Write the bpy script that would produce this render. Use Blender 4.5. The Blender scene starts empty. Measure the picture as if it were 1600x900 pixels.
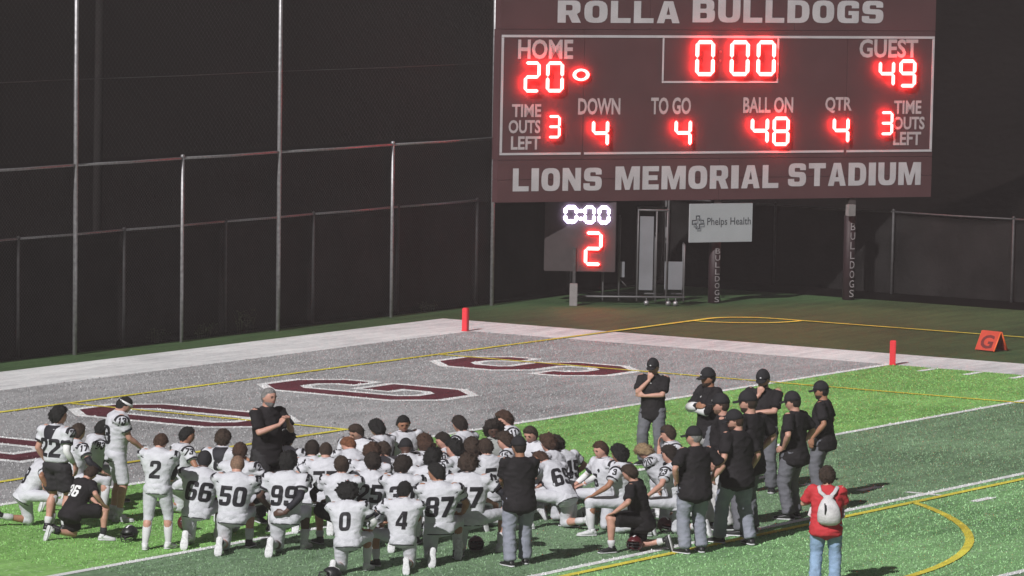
import bpy, bmesh, math, random
import numpy as np
from mathutils import Vector, Matrix, noise
from mathutils.bvhtree import BVHTree
random.seed(7); np.random.seed(7)
scene = bpy.context.scene
COL = scene.collection
R = math.radians

# ------------------------------------------------------------------ camera, night sky, floodlight key, exposure
CAM = (77.394, 40.643, 8.672); YAW = -2.578343; PITCH = -0.084707; ROLL = 0.020; FPX = 7519.38
cam_d = Vector((math.cos(PITCH)*math.cos(YAW), math.cos(PITCH)*math.sin(YAW), math.sin(PITCH)))
_r = cam_d.cross(Vector((0, 0, 1))).normalized(); _u = _r.cross(cam_d)
cam_r = _r*math.cos(ROLL) + _u*math.sin(ROLL); cam_u = -_r*math.sin(ROLL) + _u*math.cos(ROLL)
cd = bpy.data.cameras.new('camera'); cam = bpy.data.objects.new('camera', cd); COL.objects.link(cam)
cam.matrix_world = Matrix(((cam_r.x, cam_u.x, -cam_d.x, CAM[0]), (cam_r.y, cam_u.y, -cam_d.y, CAM[1]),
                           (cam_r.z, cam_u.z, -cam_d.z, CAM[2]), (0, 0, 0, 1)))
cd.sensor_width = 36; cd.lens = FPX/1600*36; cd.clip_start = 1; cd.clip_end = 2000
scene.camera = cam
scene.render.resolution_x, scene.render.resolution_y = 1024, 576

w = bpy.data.worlds.new('World'); scene.world = w; w.use_nodes = True
bg = w.node_tree.nodes['Background']; bg.inputs[0].default_value = (0.92, 0.90, 1.0, 1); bg.inputs[1].default_value = 0.085
fw = Vector((math.cos(YAW), math.sin(YAW), 0)); rt = Vector((_r.x, _r.y, 0))
key_dir = (rt*0.50 + fw*0.92 + Vector((0, 0, -0.76))).normalized()
sl = bpy.data.lights.new('floodlight_key', 'SUN'); sl.energy = 4.7; sl.angle = R(0.5); sl.color = (1.0, 0.985, 0.97)
so = bpy.data.objects.new('floodlight_key', sl); COL.objects.link(so)
so.rotation_euler = key_dir.to_track_quat('-Z', 'Y').to_euler(); so.location = (60, 0, 30)
vs = scene.view_settings
vs.view_transform = 'Standard'; vs.look = 'None'; vs.exposure = 0.0; vs.gamma = 1.0; vs.use_curve_mapping = False

# ------------------------------------------------------------------ materials
def nodes_of(name):
    m = bpy.data.materials.new(name); m.use_nodes = True
    nt = m.node_tree; b = nt.nodes['Principled BSDF']
    return m, nt, b
def L(nt, a, b): nt.links.new(a, b)
def mat(name, col, rough=0.7, metal=0.0, var=0.12, scale=8.0, bump=0.0, bscale=60.0, spec=0.4, detail=4, coords='Object'):
    """plain procedural material: colour with noise variation and optional noise bump"""
    m, nt, b = nodes_of(name)
    b.inputs['Roughness'].default_value = rough; b.inputs['Metallic'].default_value = metal
    b.inputs['Specular IOR Level'].default_value = spec
    tc = nt.nodes.new('ShaderNodeTexCoord')
    nz = nt.nodes.new('ShaderNodeTexNoise'); nz.inputs['Scale'].default_value = scale; nz.inputs['Detail'].default_value = detail
    L(nt, tc.outputs[coords], nz.inputs['Vector'])
    cr = nt.nodes.new('ShaderNodeValToRGB')
    cr.color_ramp.elements[0].position = 0.3; cr.color_ramp.elements[1].position = 0.7
    cr.color_ramp.elements[0].color = tuple(c*(1-var) for c in col)+(1,)
    cr.color_ramp.elements[1].color = tuple(min(1, c*(1+var)) for c in col)+(1,)
    L(nt, nz.outputs['Fac'], cr.inputs[0]); L(nt, cr.outputs[0], b.inputs['Base Color'])
    if bump > 0:
        n2 = nt.nodes.new('ShaderNodeTexNoise'); n2.inputs['Scale'].default_value = bscale; n2.inputs['Detail'].default_value = 5
        L(nt, tc.outputs[coords], n2.inputs['Vector'])
        bp = nt.nodes.new('ShaderNodeBump'); bp.inputs['Strength'].default_value = bump; bp.inputs['Distance'].default_value = 0.02
        L(nt, n2.outputs['Fac'], bp.inputs['Height']); L(nt, bp.outputs[0], b.inputs['Normal'])
    return m
def emis(name, col, strength):
    m, nt, b = nodes_of(name)
    b.inputs['Base Color'].default_value = (0.05, 0.05, 0.05, 1)
    b.inputs['Emission Color'].default_value = col+(1,); b.inputs['Emission Strength'].default_value = strength
    return m
def turf(name, dark, light, fleck=(0.5, 0.55, 0.5), fleck_amt=0.5, fscale=16.0, streak=0.0):
    """artificial turf: mottled pile colour, long brushed streaks, bright flecks painted in for blade glints"""
    m, nt, b = nodes_of(name)
    b.inputs['Roughness'].default_value = 0.75; b.inputs['Specular IOR Level'].default_value = 0.25
    tc = nt.nodes.new('ShaderNodeTexCoord')
    def nz(scale, detail=4, vec=None, rough=0.6):
        n = nt.nodes.new('ShaderNodeTexNoise'); n.inputs['Scale'].default_value = scale
        n.inputs['Detail'].default_value = detail; n.inputs['Roughness'].default_value = rough
        L(nt, vec or tc.outputs['Object'], n.inputs['Vector']); return n
    mp = nt.nodes.new('ShaderNodeMapping'); mp.inputs['Scale'].default_value = (0.35, 2.2, 1)
    L(nt, tc.outputs['Object'], mp.inputs['Vector'])
    a = nz(7.0, 8, rough=0.85); s = nz(1.6, 5, mp.outputs[0]); f = nz(fscale, 2); g = nz(0.22, 3)
    mix = nt.nodes.new('ShaderNodeMath'); mix.operation = 'MULTIPLY_ADD'; mix.inputs[1].default_value = 0.55
    L(nt, a.outputs['Fac'], mix.inputs[0])
    m2 = nt.nodes.new('ShaderNodeMath'); m2.operation = 'MULTIPLY_ADD'; m2.inputs[1].default_value = 0.45
    L(nt, s.outputs['Fac'], m2.inputs[0]); L(nt, m2.outputs[0], mix.inputs[2])
    m3 = nt.nodes.new('ShaderNodeMath'); m3.operation = 'MULTIPLY_ADD'; m3.inputs[1].default_value = 0.5; m3.inputs[2].default_value = -0.25
    L(nt, g.outputs['Fac'], m3.inputs[0]); L(nt, m3.outputs[0], m2.inputs[2])
    cr = nt.nodes.new('ShaderNodeValToRGB'); cr.color_ramp.elements[0].position = 0.34; cr.color_ramp.elements[1].position = 0.66
    cr.color_ramp.elements[0].color = tuple(q*.72 for q in dark)+(1,); cr.color_ramp.elements[1].color = tuple(min(.9, q*1.22) for q in light)+(1,)
    L(nt, mix.outputs[0], cr.inputs[0])
    fr = nt.nodes.new('ShaderNodeValToRGB'); fr.color_ramp.elements[0].position = 0.60; fr.color_ramp.elements[1].position = 0.68
    fr.color_ramp.elements[0].color = (0, 0, 0, 1); fr.color_ramp.elements[1].color = (fleck_amt,)*3+(1,)
    L(nt, f.outputs['Fac'], fr.inputs[0])
    mx = nt.nodes.new('ShaderNodeMixRGB'); mx.inputs[2].default_value = fleck+(1,)
    L(nt, fr.outputs[0], mx.inputs[0]); L(nt, cr.outputs[0], mx.inputs[1]); L(nt, mx.outputs[0], b.inputs['Base Color'])
    bp = nt.nodes.new('ShaderNodeBump'); bp.inputs['Strength'].default_value = 0.6; bp.inputs['Distance'].default_value = 0.03
    L(nt, a.outputs['Fac'], bp.inputs['Height']); L(nt, bp.outputs[0], b.inputs['Normal'])
    return m
M = dict(
    f_white=mat('white_turf_fibre', (0.86, 0.87, 0.88), 0.5, var=0.05), f_yellow=mat('yellow_turf_fibre', (0.84, 0.66, 0.09), 0.5, var=0.1), f_maroon=mat('maroon_turf_fibre', (0.12, 0.026, 0.038), 0.5, var=0.2),
    f_bright=mat('bright_turf_fibre', (0.23, 0.47, 0.13), 0.5, var=0.3, scale=30), f_dull=mat('dull_turf_fibre', (0.19, 0.31, 0.17), 0.5, var=0.6, scale=30),
    f_mid=mat('mid_turf_fibre', (0.28, 0.50, 0.23), 0.5, var=0.6, scale=30), f_grey=mat('grey_turf_fibre', (0.375, 0.372, 0.380), 0.5, var=0.25, scale=30),
    unlit_hill=mat('scrub_coloured_unlit', (0.0045, 0.0036, 0.0035), 0.95, var=0.35, scale=0.2, spec=0.0, bump=0.8, bscale=3, detail=8),  # near-black colour stands in for ground the floodlights don't reach
    olive_dimmed=turf('outer_turf_dimmed', (0.028, 0.058, 0.022), (0.056, 0.104, 0.040), (0.2, 0.22, 0.14), 0.3),  # darker colour painted in for floodlight falloff beyond the sideline
    bright=turf('bright_green_turf', (0.135, 0.310, 0.070), (0.255, 0.48, 0.140), (0.52, 0.68, 0.42), 0.75, 15),
    dull=turf('dull_green_turf', (0.105, 0.180, 0.098), (0.190, 0.300, 0.170), (0.42, 0.52, 0.45), 0.6, 18),
    mid=turf('mid_green_turf', (0.115, 0.260, 0.100), (0.235, 0.420, 0.185), (0.5, 0.62, 0.5), 0.75, 18),
    grey=turf('grey_turf', (0.27, 0.268, 0.275), (0.375, 0.372, 0.382), (0.5, 0.5, 0.5), 0.5, 20),
    border=turf('white_turf', (0.62, 0.63, 0.655), (0.75, 0.76, 0.785), (0.78, 0.76, 0.8), 0.4),
    line=turf('white_line_turf', (0.84, 0.85, 0.86), (0.88, 0.89, 0.90), (0.8, 0.8, 0.8), 0.2),
    yellow=turf('yellow_line_turf', (0.66, 0.50, 0.05), (0.86, 0.68, 0.09), (0.8, 0.75, 0.3), 0.3),
    maroon_turf=turf('maroon_turf', (0.085, 0.018, 0.028), (0.13, 0.032, 0.045), (0.3, 0.15, 0.18), 0.3),
    galv=mat('galvanised_pipe', (0.30, 0.29, 0.30), 0.45, 0.6, 0.25, 14, spec=0.5),
    galv_dark=mat('weathered_dark_pipe', (0.055, 0.052, 0.054), 0.6, 0.2, 0.3, 10),
    wire=mat('fence_wire', (0.06, 0.056, 0.058), 0.6, 0.3, 0.2, 10),
    screen=mat('black_windscreen_fabric', (0.011, 0.010, 0.010), 0.9, var=0.6, scale=1.2, spec=0.08, bump=0.4, bscale=9, detail=6),
    far_pole=mat('far_pole_wood', (0.020, 0.018, 0.018), 0.95, spec=0.0),
    weed=mat('weed_leaves', (0.075, 0.095, 0.05), 0.8, var=0.4, scale=5),
    bark=mat('tree_bark', (0.05, 0.045, 0.04), 0.9, var=0.3, scale=4),
    leaf=mat('night_foliage', (0.028, 0.030, 0.022), 0.9, var=0.5, scale=0.6),
    board=mat('maroon_scoreboard_panel', (0.088, 0.040, 0.044), 0.55, 0.0, 0.10, 1.5, spec=0.3),
    board_edge=mat('scoreboard_frame_metal', (0.10, 0.08, 0.08), 0.5, 0.4),
    print_white=mat('faded_white_vinyl', (0.40, 0.37, 0.38), 0.6, var=0.08, scale=3),
    print_big=mat('white_vinyl_letters', (0.46, 0.44, 0.46), 0.6, var=0.10, scale=2.5),
    sign=mat('sign_board_white', (0.36, 0.37, 0.39), 0.5, var=0.06, scale=1.5),
    sign_ink=mat('sign_ink', (0.055, 0.06, 0.07), 0.6), sign_ink2=mat('sign_ink_grey', (0.20, 0.21, 0.23), 0.6),
    padded=mat('maroon_post_padding', (0.024, 0.011, 0.014), 0.6, var=0.15, scale=3),
    padtext=mat('post_lettering', (0.30, 0.27, 0.28), 0.7),
    box_grey=mat('grey_utility_box', (0.22, 0.20, 0.20), 0.6),
    cage=mat('cage_pipe', (0.12, 0.115, 0.12), 0.5, 0.3), cage_panel=mat('cage_grey_panel', (0.15, 0.15, 0.165), 0.6, var=0.15, scale=2),
    clock_back=mat('play_clock_case', (0.045, 0.034, 0.036), 0.6),
    led_red=emis('red_led', (1.0, 0.026, 0.024), 60.0),
    led_white=emis('white_led', (0.74, 0.66, 1.0), 16.0),
    led_dim=emis('dim_red_led', (1.0, 0.05, 0.06), 0.35),
    pylon=mat('red_orange_pylon_foam', (0.72, 0.035, 0.05), 0.5, var=0.06),
    orange=mat('orange_marker_vinyl', (0.80, 0.13, 0.03), 0.5), red_vinyl=mat('red_marker_vinyl', (0.50, 0.06, 0.035), 0.5),
    ink=mat('black_print', (0.012, 0.011, 0.016), 0.7, var=0.3, scale=20),
    ink_maroon=mat('dark_red_print', (0.14, 0.02, 0.02), 0.7),
    white_print=mat('white_print', (0.72, 0.71, 0.73), 0.7, var=0.05),
    jersey=mat('white_jersey_fabric', (0.57, 0.57, 0.62), 0.75, var=0.10, scale=9, bump=0.35, bscale=22, spec=0.25),
    pants=mat('white_football_pants', (0.53, 0.53, 0.58), 0.6, var=0.09, scale=5, bump=0.25, bscale=25, spec=0.3),
    grey_jersey=mat('grey_jersey_fabric', (0.30, 0.31, 0.30), 0.8, var=0.1),
    black_fab=mat('black_fabric', (0.017, 0.015, 0.017), 0.85, var=0.3, scale=6, bump=0.3, bscale=30, spec=0.2),
    charcoal=mat('charcoal_fabric', (0.030, 0.028, 0.031), 0.85, var=0.3, scale=6, bump=0.3, bscale=30, spec=0.2),
    black_trim=mat('black_trim', (0.014, 0.013, 0.020), 0.7, var=0.2),
    grey_trouser=mat('pale_grey_trousers', (0.235, 0.245, 0.30), 0.8, var=0.1, scale=6, bump=0.3, bscale=30, spec=0.2),
    mid_trouser=mat('mid_grey_trousers', (0.13, 0.13, 0.15), 0.8, var=0.1, scale=6, bump=0.3, bscale=30, spec=0.2),
    white_trouser=mat('white_trousers', (0.55, 0.54, 0.55), 0.8, var=0.08, scale=6, bump=0.3, bscale=30),
    jeans=mat('faded_blue_jeans', (0.24, 0.34, 0.50), 0.85, var=0.22, scale=9, bump=0.3, bscale=40, spec=0.2),
    red_fab=mat('red_tee_fabric', (0.50, 0.04, 0.05), 0.8, var=0.08, scale=6, bump=0.3, bscale=30, spec=0.2),
    bag=mat('pale_backpack_canvas', (0.55, 0.53, 0.55), 0.8, var=0.16, scale=9, bump=0.4, bscale=30),
    sock=mat('white_sock', (0.58, 0.57, 0.60), 0.8, var=0.06), sock_black=mat('black_sock', (0.02, 0.02, 0.024), 0.8),
    shoe_white=mat('white_shoe', (0.60, 0.60, 0.62), 0.5, var=0.15, scale=30), shoe_black=mat('black_shoe', (0.018, 0.018, 0.02), 0.45, var=0.2),
    sole=mat('pale_sole', (0.60, 0.60, 0.62), 0.6, var=0.2, scale=40),
    cap=mat('black_cap_fabric', (0.014, 0.013, 0.016), 0.85, var=0.2, bump=0.2, bscale=60),
    glove=mat('white_glove', (0.7, 0.7, 0.72), 0.6),
    skin0=mat('light_skin', (0.50, 0.27, 0.21), 0.5, var=0.12, scale=14, spec=0.35),
    skin1=mat('tan_skin', (0.34, 0.165, 0.105), 0.5, var=0.12, scale=14, spec=0.35),
    skin2=mat('dark_skin', (0.085, 0.045, 0.035), 0.45, var=0.15, scale=14, spec=0.4),
    eye=mat('eye_dark', (0.03, 0.02, 0.02), 0.3), lip=mat('lip', (0.30, 0.10, 0.09), 0.5), brow=mat('brow_hair', (0.03, 0.02, 0.016), 0.8),
    h_black=mat('black_hair', (0.010, 0.009, 0.009), 0.55, var=0.5, scale=50, bump=0.9, bscale=120),
    h_dark=mat('dark_brown_hair', (0.022, 0.014, 0.011), 0.6, var=0.5, scale=50, bump=0.9, bscale=120),
    h_brown=mat('brown_hair', (0.045, 0.027, 0.019), 0.6, var=0.5, scale=50, bump=0.9, bscale=120),
    h_auburn=mat('auburn_hair', (0.062, 0.030, 0.019), 0.6, var=0.5, scale=50, bump=0.9, bscale=120),
    h_red=mat('red_hair', (0.19, 0.075, 0.035), 0.6, var=0.45, scale=50, bump=0.9, bscale=120),
    h_sandy=mat('sandy_hair', (0.20, 0.12, 0.08), 0.6, var=0.35, scale=50, bump=0.6, bscale=120),
    h_blond=mat('blond_hair', (0.30, 0.21, 0.12), 0.6, var=0.4, scale=50, bump=0.9, bscale=120),
    h_grey=mat('grey_hair', (0.22, 0.21, 0.21), 0.6, var=0.4, scale=50, bump=0.9, bscale=120),
    helmet=mat('maroon_helmet_shell', (0.075, 0.010, 0.014), 0.4, var=0.1, spec=0.6),
    helmet_black=mat('black_helmet_shell', (0.012, 0.012, 0.014), 0.45, spec=0.6), mask=mat('facemask_bar', (0.03, 0.028, 0.03), 0.4),
)

# ------------------------------------------------------------------ object helpers
def link(name, me, m=None, parent=None, loc=None):
    o = bpy.data.objects.new(name, me); COL.objects.link(o)
    if m is not None and me is not None and not me.materials: me.materials.append(m)
    if parent is not None: o.parent = parent
    if loc is not None: o.location = loc
    return o
def thing(name, label, cat, loc=(0, 0, 0), rotz=0.0, group=None):
    o = bpy.data.objects.new(name, None); COL.objects.link(o); o.location = loc; o.rotation_euler = (0, 0, rotz)
    o.empty_display_size = 0.2
    o['label'] = label; o['category'] = cat
    if group: o['group'] = group
    return o
class Geo:
    """collects closed shapes as vertices and faces"""
    def __init__(s): s.v = []; s.f = []
    def loft(s, rings, seg=12, closed=True):
        """rings: (centre, axisU, axisV, ru, rv); ends closed with a low dome"""
        base = len(s.v); n = len(rings)
        for c, U, V, ru, rv in rings:
            for k in range(seg):
                t = 2*math.pi*k/seg
                p = c + U*(ru*math.cos(t)) + V*(rv*math.sin(t)); s.v.append((p.x, p.y, p.z))
        for i in range(n-1):
            for k in range(seg):
                a = base+i*seg+k; b = base+i*seg+(k+1) % seg
                s.f.append((a, b, b+seg, a+seg))
        if closed:
            for e in (0, n-1):
                c, U, V, ru, rv = rings[e]; o = rings[1][0] if e == 0 else rings[n-2][0]
                d = (c-o); d = d.normalized() if d.length > 1e-6 else Vector((0, 0, 1))
                p = c + d*(0.45*min(ru, rv)); s.v.append((p.x, p.y, p.z)); t = len(s.v)-1
                for k in range(seg):
                    a = base+e*seg+k; b = base+e*seg+(k+1) % seg
                    s.f.append((b, a, t) if e == 0 else (a, b, t))
    def tube(s, pts, rads, seg=10, ref=None):
        pts = [Vector(p) for p in pts]; rings = []
        U = None
        for i, p in enumerate(pts):
            if i == 0: t = pts[1]-pts[0]
            elif i == len(pts)-1: t = pts[-1]-pts[-2]
            else: t = (pts[i+1]-pts[i]).normalized()+(pts[i]-pts[i-1]).normalized()
            t = t.normalized() if t.length > 1e-9 else Vector((0, 0, 1))
            if U is None:
                U = ref.copy() if ref is not None else (Vector((1, 0, 0)) if abs(t.x) < 0.8 else Vector((0, 1, 0)))
            U = (U - t*U.dot(t)); U = U.normalized() if U.length > 1e-6 else t.orthogonal().normalized()
            r = rads[i] if isinstance(rads, (list, tuple)) else rads
            ru, rv = r if isinstance(r, (list, tuple)) else (r, r)
            rings.append((p, U, t.cross(U), ru, rv))
        s.loft(rings, seg)
    def ell(s, c, rad, rot=None, seg=14, rows=9, fn=None):
        c = Vector(c); base = len(s.v); rot = rot or Matrix.Identity(3)
        top = None
        for i in range(rows+1):
            th = math.pi*i/rows
            for k in range(seg if 0 < i < rows else 1):
                ph = 2*math.pi*k/seg
                d = Vector((math.sin(th)*math.cos(ph), math.sin(th)*math.sin(ph), math.cos(th)))
                q = fn(d) if fn else Vector((d.x*rad[0], d.y*rad[1], d.z*rad[2]))
                q = c + rot @ q; s.v.append((q.x, q.y, q.z))
        def idx(i, k):
            if i == 0: return base
            if i == rows: return base+1+(rows-1)*seg
            return base+1+(i-1)*seg+k % seg
        for i in range(rows):
            for k in range(seg):
                a, b, c2, d2 = idx(i, k), idx(i+1, k), idx(i+1, k+1), idx(i, k+1)
                f = [a]; [f.append(x) for x in (b, c2, d2) if x not in f]
                s.f.append(tuple(f))
    def box(s, c, h, rot=None):
        c = Vector(c); rot = rot or Matrix.Identity(3); b = len(s.v)
        for z in (-1, 1):
            for y in (-1, 1):
                for x in (-1, 1):
                    p = c + rot @ Vector((x*h[0], y*h[1], z*h[2])); s.v.append((p.x, p.y, p.z))
        for f in ((0, 2, 3, 1), (4, 5, 7, 6), (0, 1, 5, 4), (2, 6, 7, 3), (0, 4, 6, 2), (1, 3, 7, 5)):
            s.f.append(tuple(b+i for i in f))
    def prism(s, poly, z0, z1):
        """poly: 2d points ccw extruded along z"""
        b = len(s.v); n = len(poly)
        for z in (z0, z1):
            for x, y in poly: s.v.append((x, y, z))
        s.f.append(tuple(b+n-1-i for i in range(n))); s.f.append(tuple(b+n+i for i in range(n)))
        for i in range(n): j = (i+1) % n; s.f.append((b+i, b+j, b+n+j, b+n+i))
    def mesh(s, name, smooth=True):
        me = bpy.data.meshes.new(name); me.from_pydata(s.v, [], s.f); me.update()
        if smooth: me.polygons.foreach_set('use_smooth', [True]*len(me.polygons))
        return me
def structure(name, me, m, loc=None):
    o = link(name, me, m, None, loc); o['kind'] = 'structure'; return o
def sheet(name, polys, z, m, sub=None):
    """flat sheet(s) lying on the ground from lists of 2d polygons"""
    v = []; f = []
    for p in polys:
        b = len(v); v += [(x, y, z) for x, y in p]
        a = sum(p[i][0]*p[(i+1) % len(p)][1]-p[(i+1) % len(p)][0]*p[i][1] for i in range(len(p)))
        r = list(range(b, b+len(p))); f.append(tuple(r if a > 0 else r[::-1]))
    me = bpy.data.meshes.new(name); me.from_pydata(v, [], f); me.update()
    return structure(name, me, m)

# heavy block glyphs: contours of (x, y, corner radius) in a unit box, first outline then holes
def _bx(x0, y0, x1, y1, r=.06): return [(x0, y0, r), (x1, y0, r), (x1, y1, r), (x0, y1, r)]
GLY = {
 'L': [[(0, 0), (1, 0), (1, .22), (.36, .22), (.36, 1), (0, 1)]], 'I': [[(0, 0), (1, 0), (1, 1), (0, 1)]],
 'O': [[(0, 0, .4), (1, 0, .4), (1, 1, .4), (0, 1, .4)], _bx(.35, .22, .65, .78, .14)],
 '0': [[(0, 0, .34), (1, 0, .34), (1, 1, .34), (0, 1, .34)], _bx(.34, .19, .66, .81, .1)],
 'D': [[(0, 0), (1, 0, .42), (1, 1, .42), (0, 1)], [(.35, .21), (.66, .21, .14), (.66, .79, .14), (.35, .79)]],
 'U': [[(0, 1), (0, 0, .38), (1, 0, .38), (1, 1), (.66, 1), (.66, .21, .14), (.34, .21, .14), (.34, 1)]],
 'B': [[(0, 0), (1, 0, .26), (1, .53, .16), (.88, .535), (.96, .58, .08), (.96, 1, .24), (0, 1)], [(.34, .18), (.64, .18, .08), (.64, .42, .08), (.34, .42)], [(.34, .60), (.62, .60, .07), (.62, .82, .07), (.34, .82)]],
 'R': [[(0, 0), (.35, 0), (.35, .35), (.46, .35), (.62, 0), (1, 0), (.82, .40, .03), (.97, .48, .1), (.97, 1, .25), (0, 1)], [(.35, .55), (.63, .55, .08), (.63, .80, .08), (.35, .80)]],
 'A': [[(0, 0), (.32, 0), (.37, .19), (.63, .19), (.68, 0), (1, 0), (.70, 1), (.30, 1)], [(.42, .38), (.58, .38), (.50, .76)]],
 'N': [[(0, 0), (.31, 0), (.31, .52), (.67, 0), (1, 0), (1, 1), (.69, 1), (.69, .48), (.33, 1), (0, 1)]],
 'M': [[(0, 0), (.25, 0), (.25, .60), (.41, 0), (.59, 0), (.75, .60), (.75, 0), (1, 0), (1, 1), (.66, 1), (.5, .42), (.34, 1), (0, 1)]],
 'E': [[(0, 0), (1, 0), (1, .22), (.37, .22), (.37, .40), (.92, .40), (.92, .61), (.37, .61), (.37, .78), (1, .78), (1, 1), (0, 1)]],
 'T': [[(.33, 0), (.67, 0), (.67, .77), (1, .77), (1, 1), (0, 1), (0, .77), (.33, .77)]],
 'S': [[(0, .32), (0, 0, .32), (1, 0, .32), (1, .61, .24), (.36, .63, .05), (.36, .80, .06), (.66, .80, .05), (.66, .70), (.98, .70), (.98, 1, .32), (.02, 1, .32), (.02, .42, .22), (.65, .39, .05), (.65, .20, .06), (.34, .20, .05), (.34, .32)]],
 'G': [[(1, .66), (1, 1, .36), (0, 1, .36), (0, 0, .36), (1, 0, .12), (1, .54), (.52, .54), (.52, .36), (.68, .36), (.68, .21), (.35, .21, .12), (.35, .79, .12), (.67, .79, .06), (.67, .66)]],
 'C': [[(1, .66), (1, 1, .36), (0, 1, .36), (0, 0, .36), (1, 0, .36), (1, .34), (.67, .34), (.67, .21, .06), (.35, .21, .12), (.35, .79, .12), (.67, .79, .06), (.67, .66)]],
 '1': [[(.32, 0), (.72, 0), (.72, 1), (.45, 1), (.08, .82), (.08, .62), (.32, .70)]],
 '2': [[(0, 0), (1, 0), (1, .20), (.42, .20), (1, .56, .12), (1, 1, .32), (0, 1, .32), (0, .66), (.33, .66), (.33, .81, .06), (.67, .81, .06), (.67, .60, .06), (0, .20)]],
 '3': [[(0, .34), (0, 0, .32), (1, 0, .32), (1, .49, .1), (.90, .52), (1, .56, .1), (1, 1, .32), (0, 1, .32), (0, .68), (.33, .68), (.33, .82, .06), (.66, .82, .06), (.66, .61, .05), (.36, .61), (.36, .43), (.66, .43, .05), (.66, .18, .06), (.33, .18, .06), (.33, .34)]],
 '4': [[(.56, 0), (.90, 0), (.90, .18), (1, .18), (1, .37), (.90, .37), (.90, 1), (.46, 1), (0, .40), (0, .18), (.56, .18)], [(.27, .37), (.56, .37), (.56, .75)]],
 '5': [[(0, .30), (0, 0, .32), (1, 0, .32), (1, .64, .26), (.35, .64), (.35, .80), (.94, .80), (.94, 1), (.02, 1), (.02, .45), (.66, .45, .06), (.66, .19, .06), (.34, .19, .06), (.34, .30)]],
 '6': [[(0, 0, .32), (1, 0, .32), (1, .60, .25), (.35, .60), (.35, .82, .06), (.66, .82, .06), (.66, .72), (1, .72), (1, 1, .32), (0, 1, .32)], _bx(.35, .18, .66, .43)],
 '7': [[(.14, 0), (.52, 0), (1, .80), (1, 1), (0, 1), (0, .79), (.62, .79)]],
 '8': [[(0, 0, .32), (1, 0, .32), (1, .48, .1), (.93, .52), (1, .56, .1), (1, 1, .32), (0, 1, .32), (0, .56, .1), (.07, .52), (0, .48, .1)], _bx(.34, .18, .66, .43), _bx(.34, .60, .66, .82)],
}
GLY['9'] = [[(1-q[0], 1-q[1])+tuple(q[2:]) for q in cc] for cc in GLY['6']]
def _round(cc, sx=1.0):
    out = []; n = len(cc)
    for i, q in enumerate(cc):
        p = Vector((q[0], q[1])); r = q[2] if len(q) > 2 else 0
        if not r: out.append(tuple(p)); continue
        a = Vector(cc[i-1][:2])-p; b = Vector(cc[(i+1) % n][:2])-p; ra = min(r, a.length*.5); rb = min(r*1.0, b.length*.5)
        pa, pb = p+a.normalized()*ra, p+b.normalized()*rb
        for k in range(5): t = k/4; out.append(tuple(pa*(1-t)**2+p*2*t*(1-t)+pb*t*t))
    return out
_blk = {}
def block_text(s, width, height, gap=.14):
    """heavy block lettering fitted to width x height -> (verts, faces)"""
    wd = {'I': .40, '1': .72, 'M': 1.28, ' ': .5, 'E': .86, 'L': .86, 'T': .95}
    if s not in _blk:
        cu = bpy.data.curves.new('blk', 'CURVE'); cu.dimensions = '2D'; cu.fill_mode = 'BOTH'; x = 0.0
        for ch in s:
            w_ = wd.get(ch, 1.0)
            for cc in GLY.get(ch, []):
                pts = _round(cc); sp = cu.splines.new('POLY'); sp.points.add(len(pts)-1)
                for q, p in zip(sp.points, pts): q.co = (x+p[0]*w_, p[1], 0, 1)
                sp.use_cyclic_u = True
            x += w_+gap
        o = bpy.data.objects.new('blk', cu); COL.objects.link(o); bpy.context.view_layer.update()
        me = bpy.data.meshes.new_from_object(o.evaluated_get(bpy.context.evaluated_depsgraph_get()))
        bpy.data.objects.remove(o); bpy.data.curves.remove(cu)
        v = np.array([tuple(q.co)[:2] for q in me.vertices]); f = [tuple(p.vertices) for p in me.polygons]
        # keep the faces turned up
        f = [ff if sum(v[ff[i]][0]*v[ff[(i+1) % len(ff)]][1]-v[ff[(i+1) % len(ff)]][0]*v[ff[i]][1] for i in range(len(ff))) > 0 else ff[::-1] for ff in f]
        bpy.data.meshes.remove(me); _blk[s] = (v, f)
    v, f = _blk[s]; v = v.copy(); lo, hi = v.min(0), v.max(0); v = (v-lo)/(hi-lo)*np.array([width, height]); return v, f
def block_width(s):
    wd = {'I': .40, '1': .72, 'M': 1.28, ' ': .5, 'E': .86, 'L': .86, 'T': .95}
    return sum(wd.get(ch, 1.0) for ch in s)+.14*(len(s)-1)

# text as flat mesh in the XY plane, cached
_txt = {}
def text_mesh(s, bold=0.02, width=None, height=1.0, slant=0.0):
    """returns (verts, tris) of a string scaled to width x height with its lower left corner at the origin"""
    key = (s, bold)
    if key not in _txt:
        cu = bpy.data.curves.new('txt', 'FONT'); cu.body = s; cu.offset = bold; cu.size = 1.0; cu.resolution_u = 3; cu.fill_mode = 'BOTH'
        o = bpy.data.objects.new('txt', cu); COL.objects.link(o); bpy.context.view_layer.update()
        me = bpy.data.meshes.new_from_object(o.evaluated_get(bpy.context.evaluated_depsgraph_get()))
        bpy.data.objects.remove(o); bpy.data.curves.remove(cu)
        v = np.array([tuple(x.co)[:2] for x in me.vertices]); f = [tuple(p.vertices) for p in me.polygons]
        bpy.data.meshes.remove(me); v -= v.min(0); _txt[key] = (v, f)
    v, f = _txt[key]; v = v.copy(); ext = v.max(0)
    v[:, 1] *= height/ext[1]
    v[:, 0] *= (width/ext[0]) if width else height/ext[1]
    v[:, 0] += v[:, 1]*slant
    return v, f

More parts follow.
